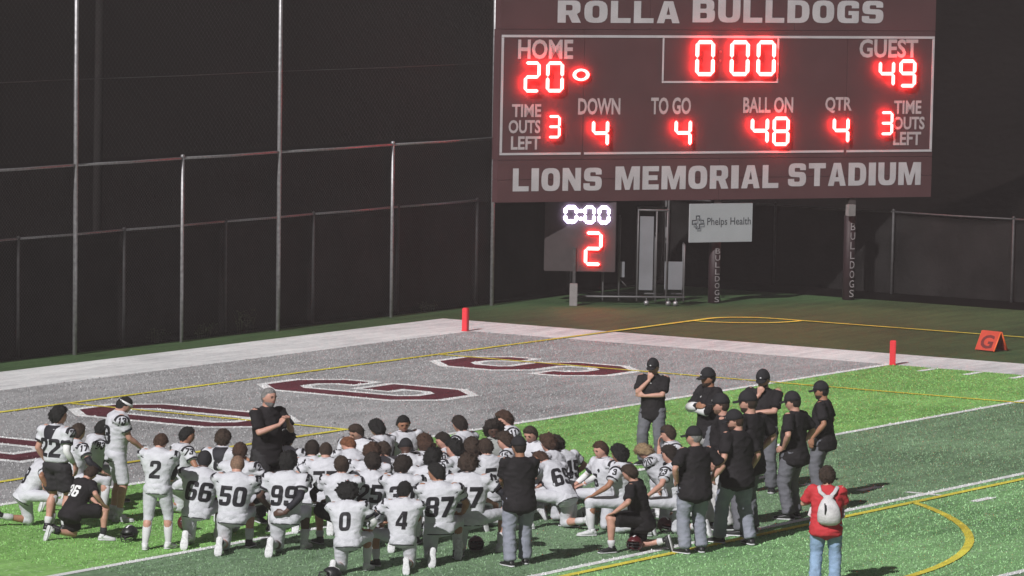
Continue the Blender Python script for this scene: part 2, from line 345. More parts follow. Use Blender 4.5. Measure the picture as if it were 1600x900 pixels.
# ------------------------------------------------------------------ ground, turf, painted lines
YD = 0.9144
def hill_z(x, y):  # slope added beyond the fence as a dark night backdrop
    dd_ = max(-(y+15.5), -(x+14.5), 0.0)
    n = noise.noise(Vector((x*0.05, y*0.05, 0)))*2.0
    return (dd_*0.60 + n*min(1, dd_/6)) if dd_ > 0 else 0.0
xs = [-140+4*i for i in range(66)]; ys = [-140+4*i for i in range(60)]
gv = [(x, y, hill_z(x, y)) for y in ys for x in xs]; nx = len(xs)
gf = [(j*nx+i, j*nx+i+1, (j+1)*nx+i+1, (j+1)*nx+i) for j in range(len(ys)-1) for i in range(nx-1)]
gm = bpy.data.meshes.new('ground'); gm.from_pydata(gv, [], gf); gm.polygons.foreach_set('use_smooth', [True]*len(gf)); gm.update()
structure('ground', gm, M['unlit_hill'])
def rect(x0, y0, x1, y1): return [(x0, y0), (x1, y0), (x1, y1), (x0, y1)]
sheet('turf_surround', [rect(-13.0, -12.6, 60, 60)], 0.006, M['olive_dimmed'])
FW = 48.77
sheet('turf_border', [rect(-1.85, -11.0, 0, 50), rect(0, -11.0, FW, -10*YD)], 0.012, M['border'])
sheet('end_zone_turf', [rect(0, -10*YD, FW, 0)], 0.012, M['grey'])
sheet('playing_turf', [rect(0, 0, FW, 5*YD)], 0.012, M['bright'])
sheet('playing_turf', [rect(0, 5*YD, FW, 10*YD)], 0.012, M['dull'])
sheet('playing_turf', [rect(0, 10*YD, FW, 15*YD)], 0.012, M['mid'])
sheet('playing_turf', [rect(0, 15*YD, FW, 20*YD)], 0.012, M['dull'])
sheet('playing_turf', [rect(0, 20*YD, FW, 45*YD)], 0.012, M['mid'])
lw = 0.065
wl = [rect(-0.0, -0.14, FW, 0.0)]
for k in (1, 2, 3, 4): wl.append(rect(0, 5*YD*k-lw, FW, 5*YD*k+lw))
for k in range(1, 20):
    if k % 5 == 0:
        wl2 = rect(16.26-lw, k*YD-0.3, 16.26+lw, k*YD+0.3)
        continue
    for x in (0.12, 16.0, FW-16.6):
        wl.append(rect(x, k*YD-lw, x+0.61, k*YD+lw))
sheet('white_field_lines', wl, 0.017, M['line'])
sheet('white_hash_cross', [rect(16.3-lw, 10*YD-0.32, 16.3+lw, 10*YD+0.32)], 0.0195, M['line'])

# varsity block letters in the end zone: strokes as polygons with chamfered corners, reading towards -X, tops towards -Y
def stroke(path, w, closed=False):
    """thick polyline with mitred joins -> list of quads"""
    pts = [Vector(p) for p in path]; n = len(pts); out = []; Lp = []; Rp = []
    for i in range(n):
        if closed: a, b, c = pts[i-1], pts[i], pts[(i+1) % n]
        else: a, b, c = pts[max(i-1, 0)], pts[i], pts[min(i+1, n-1)]
        d1 = (b-a).normalized() if (b-a).length > 1e-6 else (c-b).normalized()
        d2 = (c-b).normalized() if (c-b).length > 1e-6 else d1
        nrm = Vector((-(d1+d2).y, (d1+d2).x)).normalized()
        k = w/2/max(0.35, nrm.dot(Vector((-d1.y, d1.x))))
        Lp.append(b+nrm*k); Rp.append(b-nrm*k)
    rng = range(n) if closed else range(n-1)
    for i in rng:
        j = (i+1) % n; out.append([Lp[i], Rp[i], Rp[j], Lp[j]])
    return out
def ext(path, e):
    a, b = Vector(path[0]), Vector(path[1]); c, d = Vector(path[-1]), Vector(path[-2])
    return [tuple(a+(a-b).normalized()*e)] + list(path[1:-1]) + [tuple(c+(c-d).normalized()*e)]
h_, w_, c_ = 2.95, 1.55, 0.42
LET = {
    'S': ([(w_, h_-0.75), (w_, h_-c_), (w_-c_, h_), (c_, h_), (0, h_-c_), (0, h_/2+c_*0.8), (c_*0.8, h_/2), (w_-c_*0.8, h_/2), (w_, h_/2-c_*0.8), (w_, c_), (w_-c_, 0), (c_, 0), (0, c_), (0, 0.75)], False),
    'G': ([(w_, h_-0.85), (w_, h_-c_), (w_-c_, h_), (c_, h_), (0, h_-c_), (0, c_), (c_, 0), (w_-c_, 0), (w_, c_), (w_, h_*0.46), (w_*0.55, h_*0.46)], False),
    'O': ([(c_, h_), (0, h_-c_), (0, c_), (c_, 0), (w_-c_, 0), (w_, c_), (w_, h_-c_), (w_-c_, h_)], True),
    'D': ([(0, h_), (0, 0), (w_-c_, 0), (w_, c_), (w_, h_-c_), (w_-c_, h_)], True),
    'L': ([(0, h_), (0, 0), (w_, 0)], False),
}
wpoly = []; mpoly = []
for ch, xl in (("S", 5.62), ("G", 10.97), ("O", 16.2), ("D", 21.6), ("L", 26.9)):
    path, cl = LET[ch]
    tr = lambda q: (xl-q[0], -3.18-q[1])
    for q in stroke(ext(path, 0.14) if not cl else path, 0.88, cl): wpoly.append([tr(v) for v in q])
    for q in stroke(path, 0.52, cl): mpoly.append([tr(v) for v in q])
# overlapping quads of one letter share a mitred edge, so each colour is one clean sheet
sheet('end_zone_letter_outline', wpoly, 0.017, M['line'])
sheet('end_zone_letter_fill', mpoly, 0.021, M['maroon_turf'])
# soccer lines
yw = 0.058
yl = [rect(-5.5, -7.08-yw, 60, -7.08+yw), rect(-6.5-yw, -6.1, -6.5+yw, 60),
      rect(4.3-yw, -7.03, 4.3+yw, 9.4), rect(4.3-yw, 9.40, 44.6, 9.40+2*yw),
      rect(15.3-yw, -7.03, 15.3+yw, -1.65), rect(15.3-yw, -1.65, 33.5, -1.65+2*yw)]
def arc(cx, cy, r, a0, a1, n, w2):
    q = []
    for i in range(n):
        t0 = a0+(a1-a0)*i/n; t1 = a0+(a1-a0)*(i+1)/n
        q.append([(cx+(r-w2)*math.cos(t0), cy+(r-w2)*math.sin(t0)), (cx+(r+w2)*math.cos(t0), cy+(r+w2)*math.sin(t0)),
                  (cx+(r+w2)*math.cos(t1), cy+(r+w2)*math.sin(t1)), (cx+(r-w2)*math.cos(t1), cy+(r-w2)*math.sin(t1))])
    return q
yl += arc(-5.5, -6.08, 1.0, R(180), R(270), 10, yw)
yl += arc(-6.5, -7.08, 1.6, R(2), R(88), 10, yw)
aa = math.asin((9.5-3.7)/9.15)
yl += arc(24.4, 3.7, 9.15, aa, math.pi-aa, 40, 0.06)
sheet('yellow_field_lines', yl, 0.025, M['yellow'])

# standing turf fibres that catch the light, each coloured like the paint of the spot it stands on
def in_quads(x, y, quads):
    hit = np.zeros(len(x), bool)
    for q in quads:
        s1 = np.ones(len(x), bool); s2 = s1.copy(); n = len(q)
        for k in range(n):
            ax, ay = q[k][0], q[k][1]; bx_, by_ = q[(k+1) % n][0], q[(k+1) % n][1]
            cr = (bx_-ax)*(y-ay)-(by_-ay)*(x-ax); s1 &= cr >= -1e-9; s2 &= cr <= 1e-9
        hit |= s1 | s2
    return hit
def fibre_mesh(x, y, rg, m):
    n = len(x)
    if n == 0: return
    h = rg.uniform(.009, .026, n); w_ = rg.uniform(.006, .012, n); a = rg.uniform(0, np.pi*2, n); lx = rg.normal(0, .012, n); ly = rg.normal(0, .012, n)
    v = np.empty((n, 3, 3)); v[:, 0] = np.stack([x-w_*np.cos(a), y-w_*np.sin(a), np.full(n, .010)], 1); v[:, 1] = np.stack([x+w_*np.cos(a), y+w_*np.sin(a), np.full(n, .010)], 1)
    v[:, 2] = np.stack([x+lx, y+ly, h+.014], 1)
    me = bpy.data.meshes.new('turf_fibres'); me.vertices.add(3*n); me.vertices.foreach_set('co', v.ravel().astype('f'))
    me.loops.add(3*n); me.loops.foreach_set('vertex_index', np.arange(3*n, dtype='i')); me.polygons.add(n); me.polygons.foreach_set('loop_start', np.arange(0, 3*n, 3, dtype='i'))
    me.update(); me.validate(); o = link('turf_fibres', me, m); o['kind'] = 'stuff'
def fibres(x0, x1, y0, y1, per_m2, m, seed=1, letters=False):
    rg = np.random.RandomState(seed); n = int((x1-x0)*(y1-y0)*per_m2)
    x = rg.uniform(x0, x1, n); y = rg.uniform(y0, y1, n)
    white = np.zeros(n, bool); yel = np.zeros(n, bool)
    white |= (y > -.14) & (y < 0)
    for k in range(1, 5): white |= np.abs(y-5*YD*k) < lw
    for k in range(1, 20): white |= (np.abs(y-k*YD) < lw) & (((x > 16) & (x < 16.61)) | ((x > .12) & (x < .73)))
    yel |= (np.abs(y+7.08) < yw) | ((np.abs(x-4.3) < yw) & (y > -7.03)) | ((y > 9.40) & (y < 9.40+2*yw)) | ((np.abs(y+1.6) < yw) & (x > 15.3)) | ((np.abs(x-15.3) < yw) & (y > -7.03) & (y < -1.6))
    yel |= (np.abs(np.hypot(x-24.4, y-3.7)-9.15) < .06) & (y > 9.4)
    mar = np.zeros(n, bool)
    if letters: mar = in_quads(x, y, mpoly); white |= in_quads(x, y, wpoly) & ~mar
    white &= ~yel; mar &= ~yel
    for mask, mm in ((yel, M['f_yellow']), (white, M['f_white']), (mar, M['f_maroon']), (~(yel | white | mar), m)): fibre_mesh(x[mask], y[mask], rg, mm)
fibres(0.02, 30, 0, 5*YD, 330, M['f_bright'], 1)
fibres(1, 30, 5*YD, 10*YD, 360, M['f_dull'], 2)
fibres(10, 30, 10*YD, 15*YD, 380, M['f_mid'], 3)
fibres(18, 30, 15*YD, 17*YD, 380, M['f_dull'], 4)
fibres(0.02, 27, -10*YD, 0, 260, M['f_grey'], 5, True)

# ------------------------------------------------------------------ fences
LEAN = Vector((-rt.x, -rt.y, 0))*0.007
def pole(name, base, h, r, m, parent, lean=True, cap=True):
    b = Vector(base); t = b+Vector((0, 0, h)) + (LEAN*h if lean else Vector())
    g = Geo(); g.tube([b, b.lerp(t, 0.5), t], [r, r, r], 10)
    if cap: g.tube([t-Vector((0, 0, 0.02)), t+Vector((0, 0, 0.03))], [r*1.25, r*1.15], 10)
    return link(name, g.mesh(name), m, parent)
def rail(name, a, b, r, m, parent):
    g = Geo(); a = Vector(a); b = Vector(b); g.tube([a, a.lerp(b, .5)+Vector((0, 0, -0.01)), b], [r, r, r], 8)
    return link(name, g.mesh(name), m, parent)
def wires(a, b, z0, z1, sp, r, name, m, parent):
    """diamond chain link between ground points a and b"""
    a = Vector(a); b = Vector(b); u = (b-a); Lg = u.length; u.normalize(); H = z1-z0; g = Geo()
    n = Vector((-u.y, u.x, 0))
    for s_ in (1, -1):
        c = -H
        while c < Lg:
            # line x = c + t, z = t (s=1) or z = H-t
            t0 = max(0, -c); t1 = min(H, Lg-c)
            if t1-t0 > 0.02:
                p = []
                for t in (t0, t1):
                    z = z0 + (t if s_ > 0 else H-t); q = a+u*(c+t)+n*(0.004*s_)
                    q.z = z; q += LEAN*z; p.append(q)
                b0 = len(g.v); dr = (p[1]-p[0]).normalized(); v1 = n*r; v2 = dr.cross(n)*r
                for q in p:
                    for k in range(3):
                        t = 2*math.pi*k/3; e = q+v1*math.cos(t)+v2*math.sin(t); g.v.append((e.x, e.y, e.z))
                for k in range(3): g.f.append((b0+k, b0+(k+1) % 3, b0+3+(k+1) % 3, b0+3+k))
            c += sp
    o = link(name, g.mesh(name, False), m, parent); o['kind'] = 'stuff'; return o
def cloth_panel(name, a, b, z0, z1, m, parent, seed, amp=0.035):
    """hanging windscreen fabric with sag folds and thickness"""
    a = Vector(a); b = Vector(b); u = (b-a); Lg = u.length; u.normalize(); n = Vector((-u.y, u.x, 0))
    nu, nz_ = 22, 14; g = Geo()
    for side in (0, 1):
        for j in range(nz_+1):
            for i in range(nu+1):
                s_ = i/nu*Lg; z = z0+(z1-z0)*j/nz_
                d_ = noise.noise(Vector((s_*0.9+seed*7, z*0.8, seed)))*amp + noise.noise(Vector((s_*3, z*0.5+seed, 3)))*amp*0.4
                edge = min(1, i/2, (nu-i)/2)
                sag = 0.05*math.sin(math.pi*i/nu)*(j/nz_)*(0.5+0.5*math.sin(seed*3))
                q = a+u*s_+n*(d_*edge + side*0.006); q.z = z-sag; q += LEAN*z; g.v.append((q.x, q.y, q.z))
    N = (nu+1)*(nz_+1)
    for j in range(nz_):
        for i in range(nu):
            k = j*(nu+1)+i; g.f.append((k, k+1, k+nu+2, k+nu+1)); g.f.append((N+k, N+k+nu+1, N+k+nu+2, N+k+1))
    for i in range(nu):
        for j0 in (0, nz_):
            k = j0*(nu+1)+i; g.f.append((k, N+k, N+k+1, k+1))
    for j in range(nz_):
        for i0 in (0, nu):
            k = j*(nu+1)+i0; g.f.append((k, k+nu+1, N+k+nu+1, N+k))
    return link(name, g.mesh(name), m, parent)

tf = thing('tall_fence', 'tall galvanised chain link fence with high netting poles behind the end zone', 'fence', (9, -11.9, 0))
tp = [(19.2, 3.45), (15.7, 7.6), (12.2, 3.45), (8.85, 7.9), (5.62, 3.45), (2.52, 7.9), (-1.36, 3.45), (-5.05, 7.9)]
YT = -11.9; off = lambda x, y, z: (x-9, y+11.9, z)
def TL(x, y, z): v = Vector(off(x, y, 0)); v.z = z; return v + LEAN*z
for x, h in tp: pole('post', off(x, YT, 0), h, 0.042 if h > 4 else 0.034, M['galv'], tf)
for (xa, _), (xb, _) in zip(tp, tp[1:]):
    rail('top_rail', TL(xa, YT, 3.42), TL(xb, YT, 3.42), 0.026, M['galv'], tf)
    wires(off(xa, YT-0.05, 0), off(xb, YT-0.05, 0), 0.03, 3.40, 0.08, 0.0016, 'chain_link', M['wire'], tf)
for (xa, _), (xb, _) in zip(tp[1::2], tp[3::2]):
    wires(off(xa, YT-0.05, 0), off(xb, YT-0.05, 0), 3.5, 7.8, 0.12, 0.0011, 'ball_net', M['wire'], tf)
    rail('net_rope', TL(xa, YT-0.05, 4.95), TL(xb, YT-0.05, 4.95), 0.007, M['galv_dark'], tf)

sf = thing('windscreen_fence', 'low dark fence covered in black windscreen fabric behind the tall poles', 'fence', (5, -12.25, 0))
sp_ = [19.5, 16.4, 13.2, 10.05, 6.93, 3.76, .85, -2.1, -5.0, -8.7, -12.6]
o2 = lambda x, y, z=0: (x-5, y+12.25, z)
for i, x in enumerate(sp_):
    pole('post', o2(x, -12.25), 2.15, 0.03, M['galv_dark'], sf)
    if i:
        xa = sp_[i-1]
        va = Vector(o2(xa, -12.25)); vb = Vector(o2(x, -12.25)); va.z = vb.z = 2.14; va += LEAN*2.14; vb += LEAN*2.14
        if x > -6: rail('top_rail', va, vb, 0.022, M['galv'], sf)
        cloth_panel('windscreen_panel', o2(xa, -12.31), o2(x, -12.31), 0.02, 2.1, M['screen'], sf, i)
rf = thing('side_fence', 'low dark windscreen fence running behind the scoreboard to the right edge', 'fence', (-12.6, -3, 0))
ry = [-12.25, -12.2, -9.55, -6.7, -3.88, -1.05, 1.8, 4.65, 7.45]
for i, y in enumerate(ry):
    if i: pole('post', (0, y+3, 0), 1.86, 0.028, M['galv_dark'], rf, False)
    if i > 1:
        rail('top_rail', (0, ry[i-1]+3, 1.84), (0, y+3, 1.84), 0.02, M['galv_dark'] if i < 4 else M['galv_dark'], rf)
    if i:
        o = cloth_panel('windscreen_panel', (-0.06, ry[i-1]+3, 0), (-0.06, y+3, 0), 0.02, 1.81, M['screen'], rf, i+20)

# weeds at the foot of the fence
def weed(x, y, n, hgt, label):
    t = thing('weed', label, 'weed', (x, y, 0), 0, 'weeds at the foot of the fence')
    g = Geo(); rnd = random.Random(int(x*100))
    for _ in range(n):
        bx, by = rnd.gauss(0, .16), rnd.gauss(0, .05); a = rnd.uniform(0, 6.28); h = hgt*rnd.uniform(.3, 1)
        d = Vector((math.cos(a), math.sin(a)*.5, 0)); c = Vector((bx, by, h))
        wv = Vector((-d.y, d.x, .2))*0.022; tip = c+d*0.07+Vector((0, 0, rnd.uniform(-.03, .04)))
        b = len(g.v)
        for q in (c, c+d*0.035+wv, tip, c+d*0.035-wv): g.v.append(tuple(q))
        g.f.append((b, b+1, b+2, b+3))
    o = link('leaf', g.mesh('leaf', False), M['weed'], t); o['kind'] = 'stuff'
    g = Geo()
    for _ in range(7):
        x0 = rnd.gauss(0, .12); g.tube([(x0, 0, 0), (x0*1.1, .01, hgt*.5), (x0*1.3+rnd.gauss(0, .03), 0, hgt*rnd.uniform(.6, 1))], [.006, .005, .003], 5)
    link('stem', g.mesh('stem'), M['weed'], t)
weed(3.3, -12.12, 90, .42, 'tallest leafy weed growing at the fence foot left of the third post')
weed(6.1, -12.12, 50, .30, 'low sparse weed left of the first short bare post of the tall fence')
weed(4.6, -12.12, 60, .26, 'small spreading weed right of the first short bare post of the tall fence')
weed(-3.0, -12.12, 40, .2, 'tiny weed near the right end of the tall fence')

# ------------------------------------------------------------------ faint pole beyond the fence
up = thing('utility_pole', 'faint grey pole standing in the dark beyond the left fence', 'pole', (2.05, -16.6, hill_z(2.05, -16.6)))
g = Geo(); g.tube([(0, 0, -1), (0, 0, 4), (0, 0, 11)], [.10, .09, .08], 10); link('shaft', g.mesh('shaft'), M['far_pole'], up)

# ------------------------------------------------------------------ scoreboard
SB = thing('scoreboard', 'large maroon stadium scoreboard with glowing red digits on two padded posts', 'scoreboard', (-8.846, -8.869, 0), math.atan2(0.51748, -0.8557))
def bx(name, x0, x1, y0, y1, z0, z1, m, parent, bev=0.0):
    bm = bmesh.new(); bmesh.ops.create_cube(bm, size=1)
    for v in bm.verts: v.co = Vector(((x0+x1)/2+v.co.x*(x1-x0), (y0+y1)/2+v.co.y*(y1-y0), (z0+z1)/2+v.co.z*(z1-z0)))
    if bev: bmesh.ops.bevel(bm, geom=bm.edges[:], offset=bev, segments=2, affect='EDGES')
    me = bpy.data.meshes.new(name); bm.to_mesh(me); bm.free()
    return link(name, me, m, parent)
def flat_text(name, s, x0, z0, x1, z1, y, m, parent, bold=0.02, slant=0.0, font_w=None):
    v, f = block_text(s, x1-x0, z1-z0) if bold is None else text_mesh(s, bold, x1-x0, z1-z0, slant)
    me = bpy.data.meshes.new(name); me.from_pydata([(x0+a, y, z0+b) for a, b in v], [], f); me.update()
    return link(name, me, m, parent)
FRONT = -0.12
# cabinet panels with real seams between them
for x0, x1 in ((-5.12, -1.70), (-1.695, 1.70), (1.705, 5.12)):
    bx('header_panel', x0, x1, FRONT, 0.10, 5.665, 6.62, M['board'], SB, .004)
for x0, x1 in ((-5.12, -3.2), (-3.195, 2.985), (2.99, 5.12)):
    bx('display_panel', x0, x1, FRONT, 0.14, 3.02, 5.66, M['board'], SB, .004)
for x0, x1 in ((-5.12, -0.005), (0.0, 5.12)):
    bx('footer_panel', x0, x1, FRONT, 0.10, 2.62, 3.015, M['board'], SB, .004)
    bx('footer_panel', x0, x1, FRONT, 0.10, 2.16, 2.615, M['board'], SB, .004)
for z in (2.3, 3.6, 4.9, 6.3): bx('rear_beam', -5.0, 5.0, 0.12 if z < 3 or z > 5.6 else .15, 0.26, z-.06, z+.06, M['board_edge'], SB)
YF = FRONT-0.006
bd = 0.055
def border(x0, x1, z0, z1, gaps=()):
    bx('border_strip', x0, x1, FRONT-.012, FRONT-.001, z0, z1, M['print_big'], SB)
border(-5.08, 5.10, 5.50, 5.55)
border(-5.08, -3.24, 3.12, 3.165); border(-3.16, 2.95, 3.12, 3.165); border(3.02, 5.10, 3.12, 3.165)
border(-5.08, -5.03, 3.17, 5.495); border(5.05, 5.10, 3.17, 5.495)
border(-1.40, -1.365, 4.62, 5.495); border(1.30, 1.335, 4.62, 5.495); border(-1.40, 1.335, 4.575, 4.615)
TXT = [('ROLLA', -3.83, 5.80, -1.02, 6.25, None, 'print_big'), ('BULLDOGS', -0.72, 5.82, 3.83, 6.29, None, 'print_big'),
       ('HOME', -4.71, 5.06, -3.46, 5.46, .028, 'print_white'), ('GUEST', 3.27, 5.10, 4.70, 5.49, .028, 'print_white'),
       ('TIME', -4.82, 3.89, -4.16, 4.15, .028, 'print_white'), ('OUTS', -4.89, 3.56, -4.17, 3.83, .028, 'print_white'), ('LEFT', -4.83, 3.23, -4.16, 3.50, .028, 'print_white'),
       ('DOWN', -3.32, 3.93, -2.35, 4.27, .028, 'print_white'), ('TO GO', -1.64, 3.93, -0.71, 4.28, .028, 'print_white'), ('BALL ON', 0.52, 3.95, 1.71, 4.28, .028, 'print_white'),
       ('QTR', 2.48, 3.94, 3.12, 4.28, .028, 'print_white'), ('TIME', 4.15, 3.92, 4.82, 4.20, .028, 'print_white'), ('OUTS', 4.14, 3.59, 4.91, 3.86, .028, 'print_white'), ('LEFT', 4.15, 3.26, 4.83, 3.54, .028, 'print_white'),
       ('LIONS', -4.77, 2.385, -2.74, 2.85, None, 'print_big'), ('MEMORIAL', -2.43, 2.39, 1.40, 2.87, None, 'print_big'), ('STADIUM', 1.63, 2.42, 4.85, 2.90, None, 'print_big')]
for s, x0, z0, x1, z1, b, m in TXT: flat_text('lettering', s, x0, z0, x1, z1, YF, M[m], SB, b)

# seven segment digits: each lit segment its own bar standing off the panel
SEG = {'0': 'abcdef', '1': 'bc', '2': 'abged', '3': 'abgcd', '4': 'fgbc', '5': 'afgcd', '6': 'afgedc', '7': 'abc', '8': 'abcdefg', '9': 'abcdfg'}
def seg_mesh(name, p, q, w, th=0.018):
    g = Geo(); p = Vector(p); q = Vector(q); d = (q-p).normalized(); n = Vector((-d.y, d.x)); e = w*.5
    poly = [p, p+d*e+n*e, q-d*e+n*e, q, q-d*e-n*e, p+d*e-n*e]
    g.prism([(v.x, v.y) for v in poly][::-1], 0, th)
    g.v = [(x, -z, y) for x, y, z in g.v]; me = g.mesh(name, False)
    bm = bmesh.new(); bm.from_mesh(me); bmesh.ops.recalc_face_normals(bm, faces=bm.faces); bm.to_mesh(me); bm.free(); return me
def digit(ch, x0, z0, x1, z1, parent, m, wk=0.18, stand=0.09, y=FRONT):
    W_, H_ = x1-x0, z1-z0; w = W_*wk; gp = w*.12
    xl, xr = w*.5, W_-w*.5; zb, zm, zt = w*.5, H_/2, H_-w*.5
    P = dict(a=((xl, zt), (xr, zt)), b=((xr, zt), (xr, zm)), c=((xr, zm), (xr, zb)), d=((xl, zb), (xr, zb)), e=((xl, zm), (xl, zb)), f=((xl, zt), (xl, zm)), g=((xl, zm), (xr, zm)))
    e = bpy.data.objects.new('digit', None); COL.objects.link(e); e.parent = parent; e.location = (x0, y-stand, z0); e['label'] = 'lit digit showing '+ch; e.empty_display_size = .05
    for s in SEG[ch]:
        p, q = Vector(P[s][0]), Vector(P[s][1]); d = (q-p).normalized()
        link('segment', seg_mesh('segment', p+d*gp, q-d*gp, w), m, e)
    return e
LR = M['led_red']
DG = [('2', -4.61, 4.39, -4.24, 5.02), ('0', -4.11, 4.39, -3.71, 5.02), ('3', -4.05, 3.46, -3.76, 3.93), ('4', -3.04, 3.27, -2.65, 3.85), ('4', -1.13, 3.26, -0.73, 3.85),
      ('0', -0.68, 4.72, -0.23, 5.46), ('0', 0.13, 4.72, 0.59, 5.46), ('0', 0.76, 4.72, 1.21, 5.46), ('4', 0.66, 3.29, 1.09, 3.89), ('8', 1.18, 3.27, 1.58, 3.88),
      ('4', 2.62, 3.29, 3.02, 3.88), ('3', 3.77, 3.48, 4.08, 3.98), ('4', 3.70, 4.48, 4.09, 5.06), ('9', 4.20, 4.48, 4.61, 5.07)]
for dgt in DG: digit(*dgt, SB, LR)
# possession oval (pointed like a football) and the dim colon
g = Geo(); n = 24
for i in range(n):
    t = 2*math.pi*i/n
    for rr_, y in ((1.0, 0), (.62, 0), (1.0, -.018), (.62, -.018)):
        x = .19*rr_*math.copysign(abs(math.cos(t))**.85, math.cos(t)); z = .125*rr_*math.sin(t)*(1-.12*abs(math.cos(t)))
        g.v.append((x, y, z))
for i in range(n):
    a = 4*i; b = 4*((i+1) % n)
    g.f += [(a, b, b+2, a+2), (a+1, a+3, b+3, b+1), (a+2, b+2, b+3, a+3), (a, a+1, b+1, b)]
link('possession_light', g.mesh('possession_light', False), LR, SB, (-3.295, FRONT-.05, 4.745))
for z in (5.03, 5.22):
    g = Geo(); g.ell((0, 0, 0), (.028, .01, .028)); link('colon_light', g.mesh('colon_light'), M['led_dim'], SB, (-0.05, FRONT-.012, z))
# two posts wrapped in maroon padding with letters running down
for x, zt, z0, z1 in ((0.0, 2.16, 0.02, 1.17), (3.225, 2.16, .05, 1.66)):
    po = bx('post', x-.08, x+.08, -.08, .08, 0, zt, M['board_edge'], SB)
    g = Geo(); g.tube([(x, 0, .02), (x, 0, z1+.12)], [.125, .125], 20); pd = link('padding', g.mesh('padding'), M['padded'], po)
    for k, ch in enumerate('BULLDOGS'):
        hgt = (z1-z0)/8*.76; zc = z1-(k+.5)*(z1-z0)/8
        flat_text('lettering', ch, x-.055, zc-hgt/2, x+.055, zc+hgt/2, -.133, M['padtext'], po, .0)
for x in (-4.2, ):
    pass
bx('utility_box', 3.01, 3.18, -.30, -.17, 1.79, 2.03, M['box_grey'], SB, .006)
# sponsor sign hung in front of the left post
SG = thing('sponsor_sign', 'white rectangular sponsor sign with a cross logo mounted below the scoreboard', 'sign', (-8.846+0.51748*.22, -8.869+.8557*.22, 0), math.atan2(0.51748, -0.8557))
bx('sign_board', -.74, .74, -.02, .02, 1.29, 2.09, M['sign'], SG, .004)
flat_text('lettering', 'Phelps Health', -.33, 1.60, .70, 1.80, -.024, M['sign_ink'], SG, .005)
def cross_outline(cx, cz, s, m, y):
    q = [(-.3, 1), (.3, 1), (.3, .3), (1, .3), (1, -.3), (.3, -.3), (.3, -1), (-.3, -1), (-.3, -.3), (-1, -.3), (-1, .3), (-.3, .3)]
    path = [(cx+a*s, cz+b*s) for a, b in q]; v = []; f = []
    for quad in stroke(path, s*.17, True):
        b = len(v); v += [(p.x, y, p.y) for p in quad]; f.append((b, b+1, b+2, b+3))
    me = bpy.data.meshes.new('logo'); me.from_pydata(v, [], f); me.update(); return link('logo', me, m, SG)
cross_outline(-.55, 1.71, .13, M['sign_ink'], -.024); cross_outline(-.52, 1.66, .12, M['sign_ink2'], -.0275)

# ------------------------------------------------------------------ play clock, frame rack
rz_v = math.atan2(0.84555, -0.53393)
PC = thing('play_clock', 'play clock with white numerals above a big red two on a pale post', 'clock', (-6.221, -10.663, 0), rz_v)
bx('post', -.085, .075, -.08, .08, 0, .46, M['box_grey'], PC, .01)
bx('pipe', -.03, .03, .02, .08, .462, 1.2, M['galv_dark'], PC)
bx('case', -.62, .84, .06, .22, .70, 2.14, M['clock_back'], PC, .01)
yc = .06
for ch, x0, x1 in (('0', -.24, .06), ('0', .17, .41), ('0', .46, .71)):
    digit(ch, x0 if ch != '0' else x0, 1.69, x1-.0, 2.06, PC, M['led_white'], .24, .04, yc)
for z in (1.79, 1.95):
    g = Geo(); g.ell((0, 0, 0), (.035, .012, .035)); link('colon_light', g.mesh('colon_light'), M['led_white'], PC, (.115, yc-.05, z))
digit('2', .19, .83, .57, 1.54, PC, LR, .19, .05, yc)
CG = thing('frame_rack', 'dark pipe frame rack holding two grey panels beside the play clock', 'rack', (-6.221, -10.663, 0), rz_v)
def cp(a, b, r=.022): g = Geo(); a = Vector(a); b = Vector(b); g.tube([a, a.lerp(b, .5), b], [r]*3, 8); link('pipe', g.mesh('pipe'), M['cage'], CG)
Y0, Y1 = .35, 1.15
for y in (Y0, Y1):
    cp((.10, y, .17), (2.28, y, .19)); cp((1.30, y, 1.97), (1.90, y, 1.97))
    for x, z in ((1.30, 1.97), (1.68, 1.97), (1.90, 1.97), (2.26, 1.25), (.60, .85), (.93, 1.80)): cp((x, y, .10), (x, y, z), .018)
for x, z in ((1.30, 1.97), (1.90, 1.97), (2.26, 1.25), (.10, .17), (2.26, .19)): cp((x, Y0, z), (x, Y1, z), .018)
cp((.93, Y0, .55), (1.08, Y0, .40), .012)
bx('tall_panel', 1.33, 1.62, Y0+.03, Y0+.07, .32, 1.84, M['cage_panel'], CG, .004)
bx('short_panel', 1.86, 2.23, Y0+.03, Y0+.07, .34, .92, M['cage_panel'], CG, .004)
bx('hanging_box', .93, 1.04, Y0-.02, Y0+.02, .58, .90, M['cage_panel'], CG, .004)
for x in (1.50, 1.95, 2.10):
    g = Geo(); g.tube([(x, Y0-.02, .06), (x, Y0+.02, .06)], [.055, .055], 12); link('caster', g.mesh('caster'), M['galv'], CG)
    cp((x, Y0, .09), (x, Y0, .17), .012)

